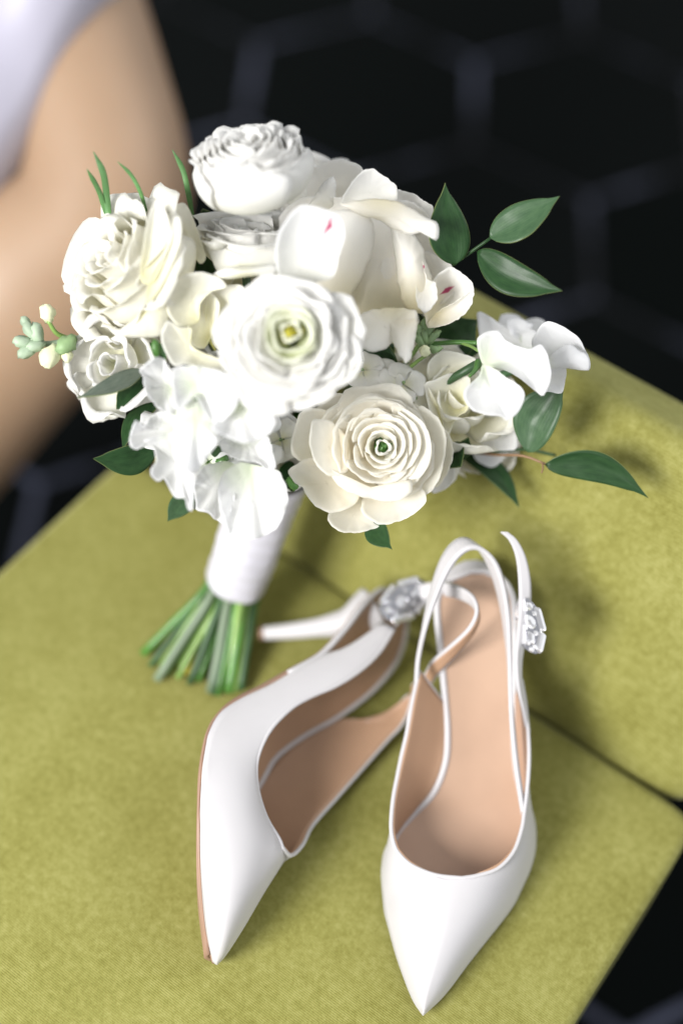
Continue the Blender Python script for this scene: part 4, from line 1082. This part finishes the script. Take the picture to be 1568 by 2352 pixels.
def bud(u, v, D_, Ru, d, mat, el=1.7):
    R = Ru * D_ / FOC; z = nrm(d); x = nrm(np.cross(z, np.array([.3, .5, .8]))); y = np.cross(z, x)
    Mt = np.eye(4); Mt[:3, 0], Mt[:3, 1], Mt[:3, 2], Mt[:3, 3] = x * R, y * R, z * R, PD(u, v, D_)
    return part("bud", ball_mesh("bud", Mt, np.zeros(3), 1.0, .45, 12, el), mat, bq)
for u, v, r_u, a in ((972, 748, 9, 80), (962, 765, 10, 100), (985, 760, 9, 60), (975, 775, 10, 110), (990, 778, 9, 50), (965, 785, 9, 120), (998, 770, 8, 40), (955, 775, 8, 130), (1002, 803, 7, 20), (995, 800, 7, 340), (978, 762, 8, 90)):
    bud(u, v, .705, r_u, camdir(math.cos(math.radians(a)), math.sin(math.radians(a)), .3), BUD, 2.0)
bud(975, 806, .70, 12, camdir(-.2, .5, .8), BUD_W, 1.3)
stalk([(200, 775, .72), (150, 785, .71), (105, 790, .705), (70, 780, .70)], .0022, .0012, BUD_S)
stalk([(158, 778, .71), (130, 765, .705), (112, 738, .70)], .0013, .0011, STEM_P)
for u, v, r_u, a, mt, el in ((110, 720, 17, 95, BUD_W, 1.25), (115, 818, 22, 250, BUD_W, 1.35), (152, 792, 20, 230, BUD, 1.4), (70, 760, 14, 130, BUD_S, 1.7), (52, 785, 14, 180, BUD_S, 1.6), (62, 808, 14, 215, BUD_S, 1.7), (85, 765, 15, 100, BUD_S, 1.7), (82, 795, 14, 200, BUD_S, 1.5), (60, 742, 11, 120, BUD_S, 1.6), (155, 818, 12, 260, BUD_W, 1.2)):
    bud(u, v, .70, r_u, camdir(math.cos(math.radians(a)), math.sin(math.radians(a)), .3), mt, el)
for u, v, r_u, a in ((358, 800, 11, 100), (452, 920, 10, 100), (552, 1090, 9, 200), (612, 1030, 9, 60), (510, 1058, 9, 20), (670, 1110, 10, 300), (552, 935, 7, 20)):
    bud(u, v, .668 if v < 940 else .70, r_u, camdir(math.cos(math.radians(a)), math.sin(math.radians(a)), .3), STEM, 1.8)
# the two showpiece ranunculus
ck, cM = ranunculus(864, 1020, .704, 134, camdir(.06, .02, 1), CREAM, label="cream ranunculus in front with overlapping petals and a small green eye", rows=8, dome=.44, seed=16, gmat=IVORY, hole=.10, heart=STEM, off=(.09, -.06), frill=.008, gf=.25)
for ol, D_, bs, sl_, cp, rf in (
    ([(728, 945), (745, 915), (775, 904), (815, 908), (858, 903), (902, 906), (943, 922), (970, 945), (940, 990), (860, 985), (770, 990)], .722, (866, 1020), -.010, .004, .0014),
    ([(950, 1140), (984, 1133), (1006, 1105), (1018, 1064), (1024, 1022), (1020, 985), (1000, 955), (967, 932), (930, 960), (935, 1040), (925, 1110)], .719, (880, 1040), -.010, .003, .0014),
    ([(1000, 1120), (1024, 1092), (1040, 1050), (1036, 1010), (1020, 985), (985, 1000), (970, 1080)], .727, (900, 1050), -.008, .003, .0012),
    ([(755, 1180), (755, 1199), (769, 1214), (793, 1223), (827, 1223), (858, 1214), (875, 1200), (850, 1150), (780, 1140)], .724, (840, 1080), -.012, .004, .0014),
    ([(830, 1175), (860, 1200), (884, 1205), (916, 1197), (950, 1181), (979, 1150), (965, 1120), (900, 1110), (840, 1130)], .719, (870, 1060), -.012, .004, .0014),
    ([(728, 938), (690, 947), (673, 995), (668, 1036), (690, 1060), (740, 1070), (800, 1030), (790, 960)], .717, (850, 1020), -.012, .004, .0014),
    ([(663, 1080), (676, 1108), (694, 1118), (702, 1136), (722, 1160), (757, 1178), (813, 1160), (830, 1110), (770, 1060), (715, 1050)], .714, (840, 1060), -.012, .005, .0014),
    ([(765, 972), (738, 962), (716, 968), (711, 1022), (726, 1066), (757, 1094), (800, 1080), (800, 1010)], .707, (850, 1020), -.012, .003, .0012),
    ([(900, 930), (940, 945), (975, 975), (990, 1020), (985, 1065), (960, 1100), (925, 1090), (925, 1020), (905, 970)], .709, (870, 1030), -.010, .003, .0012),
    ([(795, 935), (840, 920), (890, 922), (930, 945), (945, 985), (890, 975), (820, 975), (780, 965)], .710, (866, 1030), -.010, .003, .0012),
    ([(757, 1075), (790, 1098), (830, 1112), (866, 1119), (916, 1108), (944, 1102), (945, 1128), (918, 1150), (876, 1152), (820, 1138), (775, 1115)], .702, (866, 1040), -.010, -.003, .0012)):
    traced(ck, ol, D_, bs, sl_, cp, rf, CREAM, ol[0][0] * .1, rk=5, k=64, jit=2.5)
ranunculus(665, 786, .65, 160, camdir(.0, .10, 1), WHITE, label="open white ranunculus in the middle with a yellow-green heart", rows=8, dome=.30, seed=17, frill=.03, gmat=GHEART, hole=.11, off=(.0, .09), gf=.3, depth=.8)

# ---- ribbon wrap and stems
wa, wb = PD(541, 1340, .812), PD(626, 1085, .765)
wp = np.array([wa + (wb - wa) * t for t in np.linspace(0, 1, 30)])
wr = np.interp(np.linspace(0, 1, 30), [0, .04, .5, 1], [.0160, .0168, .0176, .0192]) + .0003 * np.sin(np.arange(30) * 1.9)
k = 40; T, N_, B_ = frames(wp); th = np.linspace(0, 2 * math.pi, k, endpoint=False)
G = np.zeros((30, k, 3))
for i in range(30):
    for j in range(k):
        r = wr[i] * (1 + .035 * ((i / 29 * 3.2 + th[j] / (2 * math.pi)) % 1.0) + .010 * math.sin(5 * th[j] + i * .35) + .03 * noise.noise(Vector((math.cos(th[j]) * 1.5, math.sin(th[j]) * 1.5, i * .12))))
        G[i, j] = wp[i] + (N_[i] * math.cos(th[j]) + B_[i] * math.sin(th[j])) * r
solid(part("ribbon_wrap", grid("ribbon_wrap", G, close_v=True), RIBBON, bq), .0012)
ends = [(328, 1502, STEM, .0030, -.014, .004), (360, 1562, STEM_GY, .0031, -.010, .010), (392, 1520, STEM, .0028, -.009, -.006), (418, 1530, STEM_P, .0033, -.003, .010), (400, 1500, STEM_D, .0026, -.008, -.010),
        (425, 1548, STEM_Y, .0025, -.005, -.012), (470, 1535, STEM, .0028, 0, -.010), (490, 1596, STEM_D, .0030, .002, .011), (482, 1590, STEM_GY, .0029, .0, .013), (525, 1592, STEM, .0036, .008, .010), (520, 1580, STEM_P, .0030, .007, .013), (553, 1585, STEM_D, .0030, .012, .003), (445, 1545, STEM_D, .0028, -.003, -.003), (560, 1440, STEM_D, .0030, .014, -.004), (372, 1530, STEM_P, .0026, -.012, .002), (505, 1570, STEM_D, .0028, .004, -.004), (345, 1530, STEM_D, .0022, -.013, .000), (380, 1548, STEM, .0024, -.008, .008), (408, 1558, STEM_P, .0022, -.005, .006), (455, 1565, STEM, .0024, -.001, .004), (500, 1598, STEM, .0024, .004, .012), (538, 1590, STEM_P, .0022, .010, .008), (566, 1500, STEM, .0022, .014, .002), (435, 1572, STEM_D, .0024, -.004, .011)]
Tw = nrm(wb - wa); sx = nrm(cR - Tw * (cR @ Tw)); sy = nrm(-cF - Tw * (-cF @ Tw))
for u, v, mt, r, ox, oy in ends:
    e = P(u, v, .004); top = wa + sx * ox + sy * oy
    pth = catmull([e, (e + top) / 2 + np.array([0, 0, -.002]), top, top + Tw * .05 + (neck - top) * .1], 14)
    pth[:, 2] = np.maximum(pth[:, 2], r + .0005)
    part("stem", tube("stem", pth, np.linspace(r * .85, r * .9, 14) * (1 + .10 * np.array([noise.noise(Vector((i_ * .9, u, 0))) for i_ in range(14)])), 10), mt, bq)
print("objects", len(bpy.data.objects))
